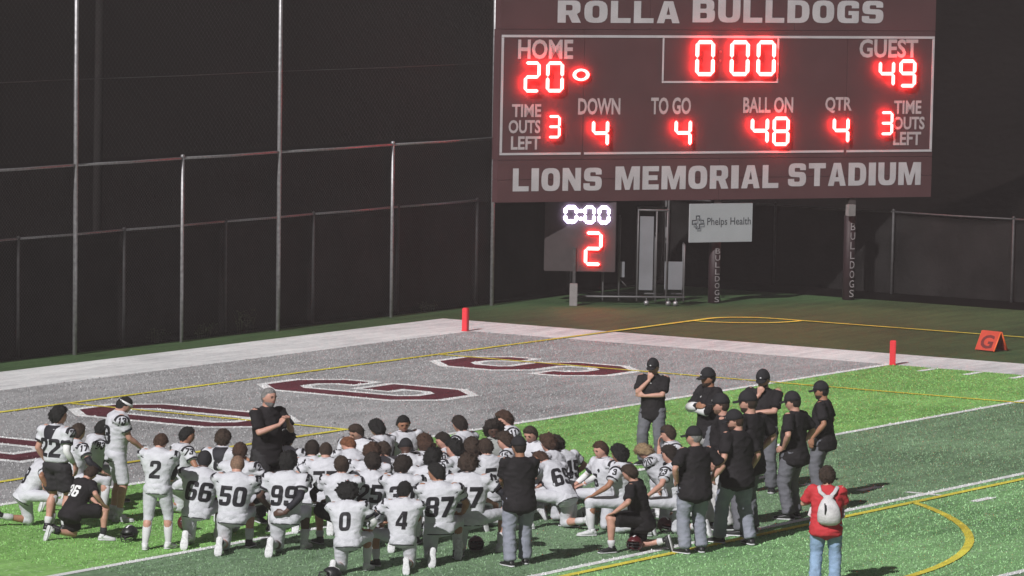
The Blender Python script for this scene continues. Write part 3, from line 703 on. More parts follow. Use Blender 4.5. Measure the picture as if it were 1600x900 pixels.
# ------------------------------------------------------------------ pylons and goal-line marker
def pylon(x, y, rz, label):
    t = thing('pylon', label, 'pylon', (x, y, 0), rz, 'red end zone pylons')
    bx('foam_post', -.055, .055, -.055, .055, .022, .46, M['pylon'], t, .012); bx('weighted_base', -.058, .058, -.058, .058, .014, .034, M['pylon'], t, .004)
pylon(.08, -9.22, .15, 'red pylon at the far back corner of the grey end zone'); pylon(.06, .02, .5, 'red pylon where the goal line meets the white sideline border')
GM = thing('goal_line_marker', 'folding orange tent marker with a dark letter G lying beyond the sideline', 'marker', (-3.73, .12, 0), math.atan2(.3116, -1.379))
for s_, mm in ((-1, 'red_vinyl'), (1, 'orange')):
    a = math.atan2(.16, .36)*s_; rot = Matrix.Rotation(-a, 3, 'Y')
g = Geo()
def slab(name, p, m, th=.018):
    # p: 4 corners, thickness along the normal
    P = [Vector(q) for q in p]; nrm = (P[1]-P[0]).cross(P[3]-P[0]).normalized()*th; g = Geo()
    g.v = [tuple(q) for q in P]+[tuple(q-nrm) for q in P]
    g.f = [(0, 1, 2, 3), (7, 6, 5, 4), (0, 4, 5, 1), (1, 5, 6, 2), (2, 6, 7, 3), (3, 7, 4, 0)]
    return link(name, g.mesh(name, False), m, GM)
# tent ridge runs along local Y; faces lean towards local -X and +X
hw, hh, ln = .20, .37, .22
slab('left_board', [(-hw, -ln, .02), (-.012, -ln, hh), (-.012, ln, hh), (-hw, ln, .02)][::-1], M['red_vinyl'])
slab('right_board', [(hw, -ln, .02), (hw, ln, .02), (.012, ln, hh), (.012, -ln, hh)][::-1], M['red_vinyl'])  # darker red in place of orange, painting in the tent's shaded inside
for s_ in (-1, 1):
    for y in (-ln, ln):
        g = Geo(); g.tube([(s_*hw, y, .02), (s_*.012, y, hh)], [.016, .016], 8); link('edge_tube', g.mesh('edge_tube'), M['orange'], GM)
v, f = text_mesh('G', .03, .30, .28)
sl_ = Vector((hw-.012, 0, hh-.02)).normalized(); me = bpy.data.meshes.new('lettering')
me.from_pydata([tuple(Vector((-hw-.016, .15, .02+.0))+Vector((0, -1, 0))*a+sl_*(b+.045)+Vector((-.006, 0, .003))) for a, b in v], [], f); me.update()
link('lettering', me, M['ink_maroon'], GM)

# ------------------------------------------------------------------ people
X_, Y_, Z_ = Vector((1, 0, 0)), Vector((0, 1, 0)), Vector((0, 0, 1))
def ik(a, b, l1, l2, hint):
    d = b-a; L_ = d.length
    if L_ > (l1+l2)*.995: b = a+d.normalized()*(l1+l2)*.995; d = b-a; L_ = d.length
    if L_ < abs(l1-l2)+.03: b = a+d.normalized()*(abs(l1-l2)+.03); d = b-a; L_ = d.length
    x = (l1*l1-l2*l2+L_*L_)/(2*L_); h = math.sqrt(max(0, l1*l1-x*x)); dn = d.normalized()
    hn = (hint-dn*hint.dot(dn)); hn = hn.normalized() if hn.length > 1e-5 else dn.orthogonal().normalized()
    return a+dn*x+hn*h, b
class Pose:
    """all joints of one figure, in metres, facing +Y, feet on z = 0"""
    def __init__(s, p):
        s.p = p; kn = p['base'] == 'kneel'; up = p.get('up', 'L')
        s.hip = .48 if kn else .94
        Lr = R(p.get('lean', 0)); s.T = Matrix.Rotation(-Lr, 3, 'X')
        s.O = Vector((0, -.02 if kn else 0, s.hip))
        s.fat = p.get('fat', 1.0)
        t = s.ts
        if p.get('tilt'): s.T = s.T @ Matrix.Rotation(R(p['tilt']), 3, 'Y')
        s.neck = t(0, -.005, .545); s.headc = t(0, .02, .690)
        s.H = s.T @ Matrix.Rotation(R(-p.get('hy', 0)), 3, 'Z') @ Matrix.Rotation(-R(p.get('hp', 0)), 3, 'X')
        s.headc = s.headc + (s.H @ Vector((0, .03, 0)) - s.T @ Vector((0, .03, 0))) + s.T @ Vector((0, math.sin(R(p.get('hp', 0)))*.06, -abs(math.sin(R(p.get('hp', 0))))*.03))
        s.sh = {}; s.el = {}; s.wr = {}; s.hd = {}; s.pn = {}; s.curl = {}
        s.hj = {}; s.kn = {}; s.an = {}; s.toe = {}; s.fup = {}
        for sd in (-1, 1):
            s.sh[sd] = t(sd*.185, -.005, .50)
            me_up = (up == 'R') == (sd == 1)
            if kn:
                s.hj[sd] = s.O + Vector((sd*.09, 0, 0))
                if me_up:
                    sp = p.get('splay', 12); cs, sn_ = math.cos(R(sp)), math.sin(R(sp)); s.kn[sd] = Vector((sd*(.09+.41*sn_), .41*cs, .50)); s.an[sd] = Vector((sd*(.09+.38*sn_), .38*cs, .09)); s.toe[sd] = Vector((sd*sn_, cs, 0)).normalized(); s.fup[sd] = Z_
                else:
                    s.kn[sd] = Vector((sd*.10, .06, .075)); s.an[sd] = Vector((sd*.09, -.33, .155)); s.toe[sd] = Vector((sd*.05, -.28, -1)).normalized(); s.fup[sd] = Vector((0, 1, -.28)).normalized()
            else:
                f = p.get('foot', 0); yo = (.10*sd if f == 1 else -.16*sd if f == 2 else .02*sd); xo = .13 if f != 2 else .10
                s.hj[sd] = s.O + Vector((sd*.092, 0, 0)); s.an[sd] = Vector((sd*xo, yo, .09))
                s.kn[sd], s.an[sd] = ik(s.hj[sd], s.an[sd], .435, .43, Vector((sd*.15, 1, 0)))
                s.toe[sd] = Vector((sd*.28, 1, 0)).normalized(); s.fup[sd] = Z_
        for sd in (-1, 1): s.arm(sd, p.get('arms', 'down'), (up == 'R') == (sd == 1), kn)
    def ts(s, x, y, z): return s.O + s.T @ Vector((x, y, z))
    def arm(s, sd, kind, me_up, kn):
        t = s.ts; T = s.T; cu = .5
        if kind == 'knee':
            k = s.kn[1 if (s.p.get('up') == 'R') else -1]
            w_ = k + Vector((.05*sd, -.06 if me_up else -.10, .10)); hint = Vector((sd*.8, -.3, -.5)); hd = Vector((-sd*.35, .8, -.35)); pn = Vector((0, -.3, -1)); cu = .6
        elif kind == 'face':
            k = s.kn[1 if (s.p.get('up') == 'R') else -1]
            if me_up: w_ = s.headc + s.H @ Vector((.01*sd, .15, -.17)); hint = Vector((sd*.3, .4, -1)); hd = s.H @ Vector((0, -.15, 1)); pn = s.H @ Vector((0, -1, 0)); cu = .4
            else: w_ = k+Vector((-.04*sd, -.1, .10)); hint = Vector((sd, -.2, -.6)); hd = Vector((-sd*.3, .9, -.2)); pn = -Z_
        elif kind == 'hips' or (kind == 'hips_one' and sd == 1):
            f = s.fat; w_ = t(sd*.205*f, .03, .06); hint = T @ Vector((sd*1.0, -.8, .1)); hd = T @ Vector((-sd*.25, .9, -.35)); pn = T @ Vector((-sd, -.2, 0)); cu = .5
        elif kind == 'crossed':
            w_ = t(-sd*.07, .21*s.fat+(.025 if sd > 0 else 0), .27+(.03 if sd > 0 else 0)); hint = T @ Vector((sd*1.0, .2, -.9)); hd = T @ Vector((-sd, .0, .15)); pn = T @ Vector((0, -1, 0)); cu = .5
        elif kind == 'chin':
            if sd > 0: w_ = s.headc + s.H @ Vector((.015, .15, -.17)); hint = T @ Vector((.4, .5, -1)); hd = s.H @ Vector((-.1, -.25, 1)); pn = s.H @ Vector((0, -1, 0)); cu = .55
            else: w_ = t(.06, .19*s.fat, .22); hint = T @ Vector((-1, .2, -.6)); hd = T @ Vector((1, .05, .1)); pn = T @ Vector((0, -1, 0))
        elif kind == 'clasp':
            w_ = t(sd*.065, .30, .37); hint = T @ Vector((sd*.8, -.2, -1)); hd = T @ Vector((-sd*.45, .25, .8)); pn = T @ Vector((-sd, 0, -.2)); cu = .6
        elif kind == 'front':
            w_ = t(sd*.09, .32 if not kn else .28, .09); hint = T @ Vector((sd*.7, -.8, -.3)); hd = T @ Vector((-sd*.35, .9, .05)); pn = T @ Vector((-sd*.3, 0, -1)); cu = .45
        elif kind == 'phone':
            w_ = t(sd*.07-.06, .28, .30); hint = T @ Vector((sd*1, -.4, -.8)); hd = T @ Vector((-sd*.3, .7, .55)); pn = T @ Vector((-sd*.9, .1, .3)); cu = .7
        elif kind == 'behind' and sd == 1:
            w_ = t(.03, -.18, .04); hint = T @ Vector((1, -.5, .1)); hd = T @ Vector((-1, 0, -.15)); pn = T @ Vector((0, 1, 0)); cu = .7
        elif kind == 'around':
            w_ = t(sd*.58, .06, .40); hint = Vector((sd*.2, -.3, -1)); hd = Vector((sd*.7, .3, -.5)); pn = Vector((0, .2, -1))
        elif kind == 'behind':
            k = s.kn[-1]; w_ = t(-.24, .2, .10); hint = Vector((-.6, -.6, -.4)); hd = Vector((.1, .9, -.3)); pn = Vector((.5, 0, -1))
        else:   # down
            w_ = t(sd*.255*s.fat, .07, .01); hint = T @ Vector((sd*.25, -1, 0)); hd = Vector((0, .15, -1)); pn = Vector((-sd, 0, 0)); cu = .45
        e, w_ = ik(s.sh[sd], w_, .295, .265, hint)
        s.el[sd] = e; s.wr[sd] = w_; s.hd[sd] = hd.normalized(); s.pn[sd] = pn; s.curl[sd] = cu

def head_fn(grow=0.0, part=None, style=None, seed=0):
    def fn(d):
        x, y, z = d
        rx, ry, rz = .081, .101, .124
        w = 1.0
        if z < 0: w = 1-.30*min(1, -z)**1.4
        px, py, pz = x*rx*w, y*ry, z*rz
        if y < 0 and z < -.15: py *= 1-.22*min(1, (-z-.15)/.7)
        if y > 0:
            py *= .95
            gx = lambda cx, cz, sx, sz: math.exp(-((x-cx)/sx)**2-((z-cz)/sz)**2)
            if part is None:
                py -= .010*(gx(.40, .06, .17, .13)+gx(-.40, .06, .17, .13)); py += .020*gx(0, -.16, .13, .16)*(1 if y > .5 else 0) + .010*gx(0, .02, .11, .14)
                py += .005*gx(0, .27, .5, .10); py += .006*gx(0, -.47, .25, .09); py -= .005*gx(0, -.60, .3, .05); py += .013*gx(0, -.80, .35, .18)
        if part == 'hair':
            hl = (.52-.12*abs(x)) if y > .55 else (-.05+.57*(max(0, y-.12)/.43)) if y > 0.12 else (-.05-.80*min(1, (.12-y)/.55))
            if style == 'long': hl = hl if y > .2 else -1.2
            if style == 'beanie': hl = .15 if y > 0 else -.15
            k = max(0.0, min(1.0, (z-hl+.10)/.34)); k = k*k*(3-2*k)
            th = dict(buzz=.005, short=.014, full=.025, curly=.031, afro=.050, long=.024, rag=.012, beanie=.013, cap=.004)[style]
            nz_ = noise.noise(Vector((x*3+seed, y*3, z*3)))*.45+noise.noise(Vector((x*8+seed, y*8, z*8)))*(.9 if style in ('curly', 'afro', 'full', 'long') else .6)+abs(noise.noise(Vector((x*17+seed, y*17, z*11))))*.9
            if style == 'long' and y < .25 and z < -.1: th += .02
            tt = th*(1+nz_) if style not in ('beanie', 'rag') else th
            if y > .5 and style in ('full', 'short', 'curly'): tt *= 1.15
            gr = -.006+k*(tt+.006)
            pv = Vector((px, py, pz)); n_ = Vector((px/rx, py/ry, pz/rz)); n_ = n_.normalized() if n_.length else d
            pv += n_*gr
            if style == 'long' and y < .25 and z < -.2: pv.z -= .05*min(1, (-z-.2)/.4)
            return pv
        return Vector((px, py, pz))
    return fn

def limb(g, a, b, ra, rm, rb, seg=12, ref=None):
    g.tube([a, a.lerp(b, .35), a.lerp(b, .7), b], [ra, rm, (rm if not isinstance(rm, tuple) else rm[0])*.5+rb*.5, rb], seg, ref)
def hand(g, P, sd):
    w_ = P.wr[sd]; d = P.hd[sd]; n = P.pn[sd]; n = (n-d*n.dot(d)).normalized(); u = d.cross(n)*1.0
    g.loft([(w_-d*.03, u, n, .027, .020), (w_+d*.01, u, n, .030, .017), (w_+d*.05, u, n, .041, .016), (w_+d*.088, u, n, .040, .014)], 10)
    c = P.curl[sd]; base = w_+d*.088
    for k, ln in zip((-1.5, -.5, .5, 1.5), (.034, .040, .042, .037)):
        o = base+u*(k*.0205)
        a1, a2, a3 = c*.6, c*1.5, c*2.2
        p1 = o+(d*math.cos(a1)+n*math.sin(a1))*ln; p2 = p1+(d*math.cos(a2)+n*math.sin(a2))*ln*.75; p3 = p2+(d*math.cos(a3)+n*math.sin(a3))*ln*.5
        g.tube([o-d*.015, o, p1, p2, p3], [.0095, .0095, .009, .0083, .007], 6)
    th = 1 if u.dot(Vector((-sd, 0, 0)))+u.dot(Z_)*.4 > 0 else -1
    o = w_+d*.03+u*(th*.032)
    g.tube([o-d*.01-u*th*.01, o+u*th*.014+d*.018, o+u*th*.022+d*.045+n*.012, o+u*th*.018+d*.068+n*.02], [.013, .0125, .011, .009], 6)

def raw_body(P):
    g = Geo(); U = P.T @ X_; V = P.T @ Y_; t = P.ts; f = P.fat
    g.loft([(t(0, -.01, -.09), U, V, .11, .09), (t(0, -.01, 0), U, V, .155*f, .115*f), (t(0, 0, .12), U, V, .135*f, .10*f), (t(0, .005, .28), U, V, .160, .115), (t(0, -.005, .42), U, V, .185, .105), (t(0, -.01, .50), U, V, .15, .08), (t(0, -.01, .545), U, V, .07, .06)], 18)
    nk = P.headc + P.H @ Vector((0, -.02, -.06))
    g.tube([t(0, -.015, .49), t(0, -.005, .56), nk], [.070, .062, .058], 12)
    g.ell(P.headc, None, P.H, 26, 20, head_fn())
    for sd in (-1, 1):
        g.ell(P.headc+P.H @ Vector((sd*.077, -.008, -.005)), (.011, .020, .030), P.H, 8, 6)
        g.ell(P.sh[sd], (.062, .062, .062), None, 10, 7)
        limb(g, P.sh[sd], P.el[sd], .056, .050, .038); g.ell(P.el[sd], (.039,)*3, None, 8, 6)
        fa = P.wr[sd]-P.hd[sd]*.005
        g.tube([P.el[sd], P.el[sd].lerp(fa, .3), P.el[sd].lerp(fa, .7), fa], [.038, .042, .033, .025], 12)
        hand(g, P, sd)
        h, k, a = P.hj[sd], P.kn[sd], P.an[sd]
        limb(g, h, k, .085, .078, .055); g.ell(k, (.056,)*3, None, 10, 7)
        sh_ = a-k; back = (P.hj[sd]-k); back = (back-sh_.normalized()*back.dot(sh_.normalized()))
        m_ = k.lerp(a, .3)+(-Y_ if P.p['base'] == 'stand' else Vector((0, 0, .4)) if P.an[sd].y < 0 else -Y_)*.012
        g.tube([k, m_, k.lerp(a, .65), a], [.054, .059, .044, .036], 12)
        tt, fu = P.toe[sd], P.fup[sd]; s_ = tt.cross(fu)
        g.loft([(a-tt*.05-fu*.04, s_, fu, .028, .035), (a-fu*.03, s_, fu, .034, .045), (a+tt*.07-fu*.052, s_, fu, .038, .030), (a+tt*.14-fu*.062, s_, fu, .038, .020)], 10)
    return g
def raw_top(P, kind):
    g = Geo(); U = P.T @ X_; V = P.T @ Y_; t = P.ts; f = P.fat
    if kind == 'pads':
        z0 = -.10
        rings = [(z0, .168, .132, 0), (.03, .162, .128, 0), (.16, .172, .132, 0), (.29, .208, .150, 0), (.40, .240, .152, -.005), (.475, .235, .135, -.01), (.525, .170, .110, -.01), (.555, .105, .085, -.008), (.57, .082, .074, -.006)]
        sr, cut = (.093, .080, .073), .62
    elif kind == 'half':
        rings = [(.06, .180, .140, 0), (.16, .180, .138, 0), (.29, .208, .150, 0), (.40, .240, .152, -.005), (.475, .235, .135, -.01), (.525, .170, .110, -.01), (.555, .105, .085, -.008), (.57, .082, .074, -.006)]
        sr, cut = (.093, .080, .073), .62
    else:
        b = (f-1)*.5
        rings = [(-.165, .184*f, .160*f, -.014), (-.08, .185*f, .161*f, -.014), (.02, .177*f, .148*f, b*.05-.008), (.14, .168*f, .132*f+b*.05, b*.15), (.28, .180*f**.6, .135*f**.5, b*.05), (.40, .200, .128, -.005), (.475, .186, .105, -.012), (.520, .125, .086, -.012), (.548, .080, .072, -.01)]
        sr, cut = (.068, .064, .070), .78
    g.loft([(t(0, y, z), U, V, rx, ry) for z, rx, ry, y in rings], 22)
    for sd in (-1, 1):
        s0 = P.sh[sd]; e = P.el[sd]; dr = (e-s0).normalized(); ln = (e-s0).length
        if kind in ('pads', 'half'):
            g.ell(t(sd*.205, -.01, .475), (.092, .108, .072), P.T, 14, 9)
            g.tube([s0, s0+dr*ln*.3, s0+dr*ln*cut], list(sr), 14)
        elif kind == 'long':
            g.ell(s0, (.074,)*3, None, 12, 8); g.tube([s0, s0.lerp(e, .5), e], [.074, .064, .058], 12); g.ell(e, (.059,)*3, None, 10, 7)
            g.tube([e, e.lerp(P.wr[sd], .5), P.wr[sd]], [.058, .052, .042], 12)
        else:
            g.ell(s0+P.T @ Vector((-sd*.01, 0, -.012)), (.068, .070, .064), P.T, 12, 8); g.tube([s0, s0+dr*ln*.4, s0+dr*ln*cut], list(sr), 14)
    return g
def raw_bottom(P, kind):
    g = Geo(); t = P.ts; f = P.fat if kind == 'trousers' else 1.0
    g.ell(P.O+Vector((0, -.01, 0)), (.165*f, .130*f, .125), None, 16, 11)
    for sd in (-1, 1):
        h, k, a = P.hj[sd], P.kn[sd], P.an[sd]
        g.ell(h+Vector((0, -.045, -.03)), (.086*f, .074*f, .090), None, 12, 8)
        if kind == 'football':
            limb(g, h, k, .098, .090, .066, 14); g.ell(k, (.069,)*3, None, 12, 8); g.tube([k, k.lerp(a, .12), k.lerp(a, .22)], [.066, .063, .060], 12)
        elif kind == 'short_pants':
            limb(g, h, k.lerp(h, .03), .098, .090, .072, 14)
        elif kind == 'shorts':
            e = h.lerp(k, .80); g.tube([h, h.lerp(e, .4), e], [.108, .112, .115], 16)
        else:
            limb(g, h, k, .100*f, .092*f, .078, 14); g.ell(k, (.079,)*3, None, 12, 8)
            e = a-(a-k).normalized()*.015+Vector((0, 0, -.01))
            g.tube([k, k.lerp(e, .4), k.lerp(e, .8), e], [.078, .075, .074, .078], 14)
    return g
def shoe_geo(P, sd):
    a = P.an[sd]; tt, fu = P.toe[sd], P.fup[sd]; s_ = tt.cross(fu)
    g = Geo(); z = -.047
    g.loft([(a-tt*.065+fu*z, s_, fu, .030, .030), (a-tt*.04+fu*(z+.012), s_, fu, .040, .044), (a+tt*.02+fu*(z+.012), s_, fu, .042, .046), (a+tt*.08+fu*(z-.002), s_, fu, .045, .034), (a+tt*.14+fu*(z-.011), s_, fu, .046, .025), (a+tt*.185+fu*(z-.014), s_, fu, .034, .020)], 14)
    g.tube([a-fu*.04-tt*.01, a+fu*.015-tt*.008], [.044, .046], 12)
    so_ = Geo()
    so_.loft([(a-tt*.075+fu*-.078, s_, fu, .024, .012), (a-tt*.05+fu*-.079, s_, fu, .040, .013), (a+tt*.02+fu*-.079, s_, fu, .038, .012), (a+tt*.10+fu*-.079, s_, fu, .050, .012), (a+tt*.16+fu*-.078, s_, fu, .046, .012), (a+tt*.20+fu*-.075, s_, fu, .026, .010)], 14)
    return g, so_
def cap_geo(P):
    g = Geo()
    def fn(d):
        x, y, z = d; k = 1.0
        q = Vector((x*.091, y*.112 if y < 0 else y*.108, z*.135 if z > 0 else z*.01)); return q
    g.ell(P.headc+P.H @ Vector((0, 0, .030)), None, P.H, 20, 12, fn)
    b = Geo()
    for row, (y, z, hw) in enumerate(((.075, .036, .072), (.12, .032, .070), (.155, .024, .054), (.175, .018, .028))):
        for side in (0, 1):
            for i in range(9):
                u = -1+i/4; q = P.headc+P.H @ Vector((u*hw, y-abs(u)**2*.02, z-.018*u*u-side*.006)); b.v.append(tuple(q))
    for r_ in range(3):
        for i in range(8):
            a0 = r_*18+i; b.f.append((a0, a0+1, a0+19, a0+18)); c0 = a0+9; b.f.append((c0, c0+18, c0+19, c0+1))
    for i in range(8): b.f.append((54+i, 54+i+1, 63+i+1, 63+i)); b.f.append((i, 9+i, 10+i, i+1))
    for r_ in range(3):
        b.f.append((r_*18, r_*18+18, r_*18+27, r_*18+9)); b.f.append((r_*18+8, r_*18+17, r_*18+35, r_*18+26))
    return g, b
def ring_geo(c, ax, r, th, n=20, rv=None, V=None):
    """torus band round axis ax"""
    g = Geo(); ax = ax.normalized(); U = (V - ax*V.dot(ax)).normalized() if V else ax.orthogonal().normalized(); W_ = ax.cross(U); rv = rv or r
    for i in range(n):
        t = 2*math.pi*i/n; o = c+U*(r*math.cos(t))+W_*(rv*math.sin(t)); q = (U*math.cos(t)+W_*math.sin(t)).normalized()
        for k in range(6):
            s_ = 2*math.pi*k/6; p = o+q*(th[0]*math.cos(s_))+ax*(th[1]*math.sin(s_)); g.v.append(tuple(p))
    for i in range(n):
        for k in range(6):
            a = i*6+k; b = i*6+(k+1) % 6; c2 = ((i+1) % n)*6+(k+1) % 6; d2 = ((i+1) % n)*6+k; g.f.append((a, d2, c2, b))
    return g

# --- batch voxel remesh: all raw shells are evaluated in one dependency-graph pass
_jobs = {}
def job(key, geo, voxel, smooth=2, fold=0.0, fs=6.0):
    if key in _jobs: return
    me = geo.mesh('raw', True); o = bpy.data.objects.new('raw', me)
    m = o.modifiers.new('r', 'REMESH'); m.mode = 'VOXEL'; m.voxel_size = voxel; m.use_smooth_shade = True
    if smooth: s = o.modifiers.new('s', 'SMOOTH'); s.iterations = smooth; s.factor = .5
    _jobs[key] = [o, fold, fs, None]
def run_jobs():
    tmp = bpy.data.collections.new('tmp'); COL.children.link(tmp)
    for j in _jobs.values(): tmp.objects.link(j[0])
    bpy.context.view_layer.update(); dg = bpy.context.evaluated_depsgraph_get()
    for key, j in _jobs.items():
        me = bpy.data.meshes.new_from_object(j[0].evaluated_get(dg))
        if j[1] > 0:
            n = len(me.vertices); co = np.empty(n*3, 'f'); no = np.empty(n*3, 'f')
            me.vertices.foreach_get('co', co); me.vertex_normals.foreach_get('vector', no); co = co.reshape(-1, 3); no = no.reshape(-1, 3)
            f = j[2]; sd = (hash(str(key)) % 97)*.37 if False else (sum(map(ord, str(key))) % 97)*.37
            def crease(x, y, z):
                r1 = 1-2.2*abs(noise.noise(Vector((x*f*.7+z*f*.5+sd, y*f*.7, z*f*1.25-x*f*.55))))
                r2 = 1-2.2*abs(noise.noise(Vector((x*f*.8-z*f*.6, y*f*.8+sd, z*f*1.5+x*f*.6))))
                return max(0, r1)**3 + .6*max(0, r2)**3 + .35*noise.noise(Vector((x*f*.4, y*f*.4, z*f*.4+sd)))
            a = np.array([crease(x, y, z) for x, y, z in co.tolist()])
            co += no*(np.clip(a, -.2, 1.3)*j[1]*.36+.004)[:, None]; me.vertices.foreach_set('co', co.ravel()); me.update()
        j[3] = me
    for j in _jobs.values():
        rm = j[0].data; bpy.data.objects.remove(j[0]); bpy.data.meshes.remove(rm); j[0] = None
    bpy.data.collections.remove(tmp)

def decal(me, verts, faces, c, U, V, N, name, offd=.006, step=.022, bvh=None, key=None):
    """print laid on cloth: 2d shape (metres) mapped at c with axes U,V and projected along -N onto mesh me"""
    bm = bmesh.new(); vs_ = [bm.verts.new((x, y, 0)) for x, y in verts]
    for f in faces:
        try: bm.faces.new([vs_[i] for i in f])
        except ValueError: pass
    bmesh.ops.remove_doubles(bm, verts=bm.verts[:], dist=.0004)
    lo = verts.min(0); hi = verts.max(0)
    for ax, nrm in ((0, (1, 0, 0)), (1, (0, 1, 0))):
        q = lo[ax]+step
        while q < hi[ax]:
            co = (q, 0, 0) if ax == 0 else (0, q, 0)
            bmesh.ops.bisect_plane(bm, geom=bm.verts[:]+bm.edges[:]+bm.faces[:], plane_co=co, plane_no=nrm); q += step
    for v in bm.verts:
        o = c+U*v.co.x+V*v.co.y+N*.35
        hit, nn, _, _ = bvh.ray_cast(o, -N, .8)
        if hit is None:
            h2, nn, _, _ = bvh.find_nearest(c+U*v.co.x+V*v.co.y); hit = h2
        v.co = hit+N*offd
    m2 = bpy.data.meshes.new(name); bm.to_mesh(m2); bm.free(); m2.polygons.foreach_set('use_smooth', [True]*len(m2.polygons)); return m2
def centered(s, hgt, bold=.035, wf=.62):
    v, f = text_mesh(s, bold, None, 1.0); wd = v[:, 0].max(); v = v*np.array([hgt*wf*1.0, hgt]); v -= (v.max(0)+v.min(0))/2; return v, f
def arcband(r0, r1, a0, a1, n=12):
    v = []; f = []
    for i in range(n+1):
        t = a0+(a1-a0)*i/n; v += [(r0*math.cos(t), r0*math.sin(t)), (r1*math.cos(t), r1*math.sin(t))]
    for i in range(n): f.append((2*i, 2*i+1, 2*i+3, 2*i+2))
    return np.array(v), f

OUT = {  # outfit: top kind, top material, bottom kind, bottom material, sock, shoe, sole, number colour
    'player': ('pads', 'jersey', 'football', 'pants', 'sock', 'shoe_white', 'sole', 'ink'),
    'greyjersey': ('pads', 'grey_jersey', 'football', 'pants', 'sock', 'shoe_white', 'sole', 'ink'),
    'shorts': ('half', 'jersey', 'shorts', 'charcoal', 'sock_low', 'shoe_black', 'sole', 'ink'),
    'short_pants': ('pads', 'jersey', 'short_pants', 'pants', 'sock_low', 'shoe_white', 'sole', 'ink'),
    'black': ('tee', 'black_fab', 'shorts', 'black_fab', 'sock_black', 'shoe_white', 'sole', 'white_print'),
    'boy': ('tee', 'black_fab', 'shorts', 'black_fab', 'sock_low', 'shoe_black', 'sole', 'white_print'),
    'coach': ('tee', 'black_fab', 'trousers', 'grey_trouser', None, 'shoe_black', 'sole', 'white_print'),
    'coach_black': ('tee', 'black_fab', 'trousers', 'charcoal', None, 'shoe_black', 'sole', 'white_print'),
    'hoodie': ('long', 'black_fab', 'trousers', 'mid_trouser', None, 'shoe_black', 'sole', 'white_print'),
    'red': ('tee', 'red_fab', 'trousers', 'jeans', None, 'shoe_white', 'sole', 'white_print'),
}
PC_ = {'pale': 'grey_trouser', 'mid': 'mid_trouser', 'white': 'white_trouser'}

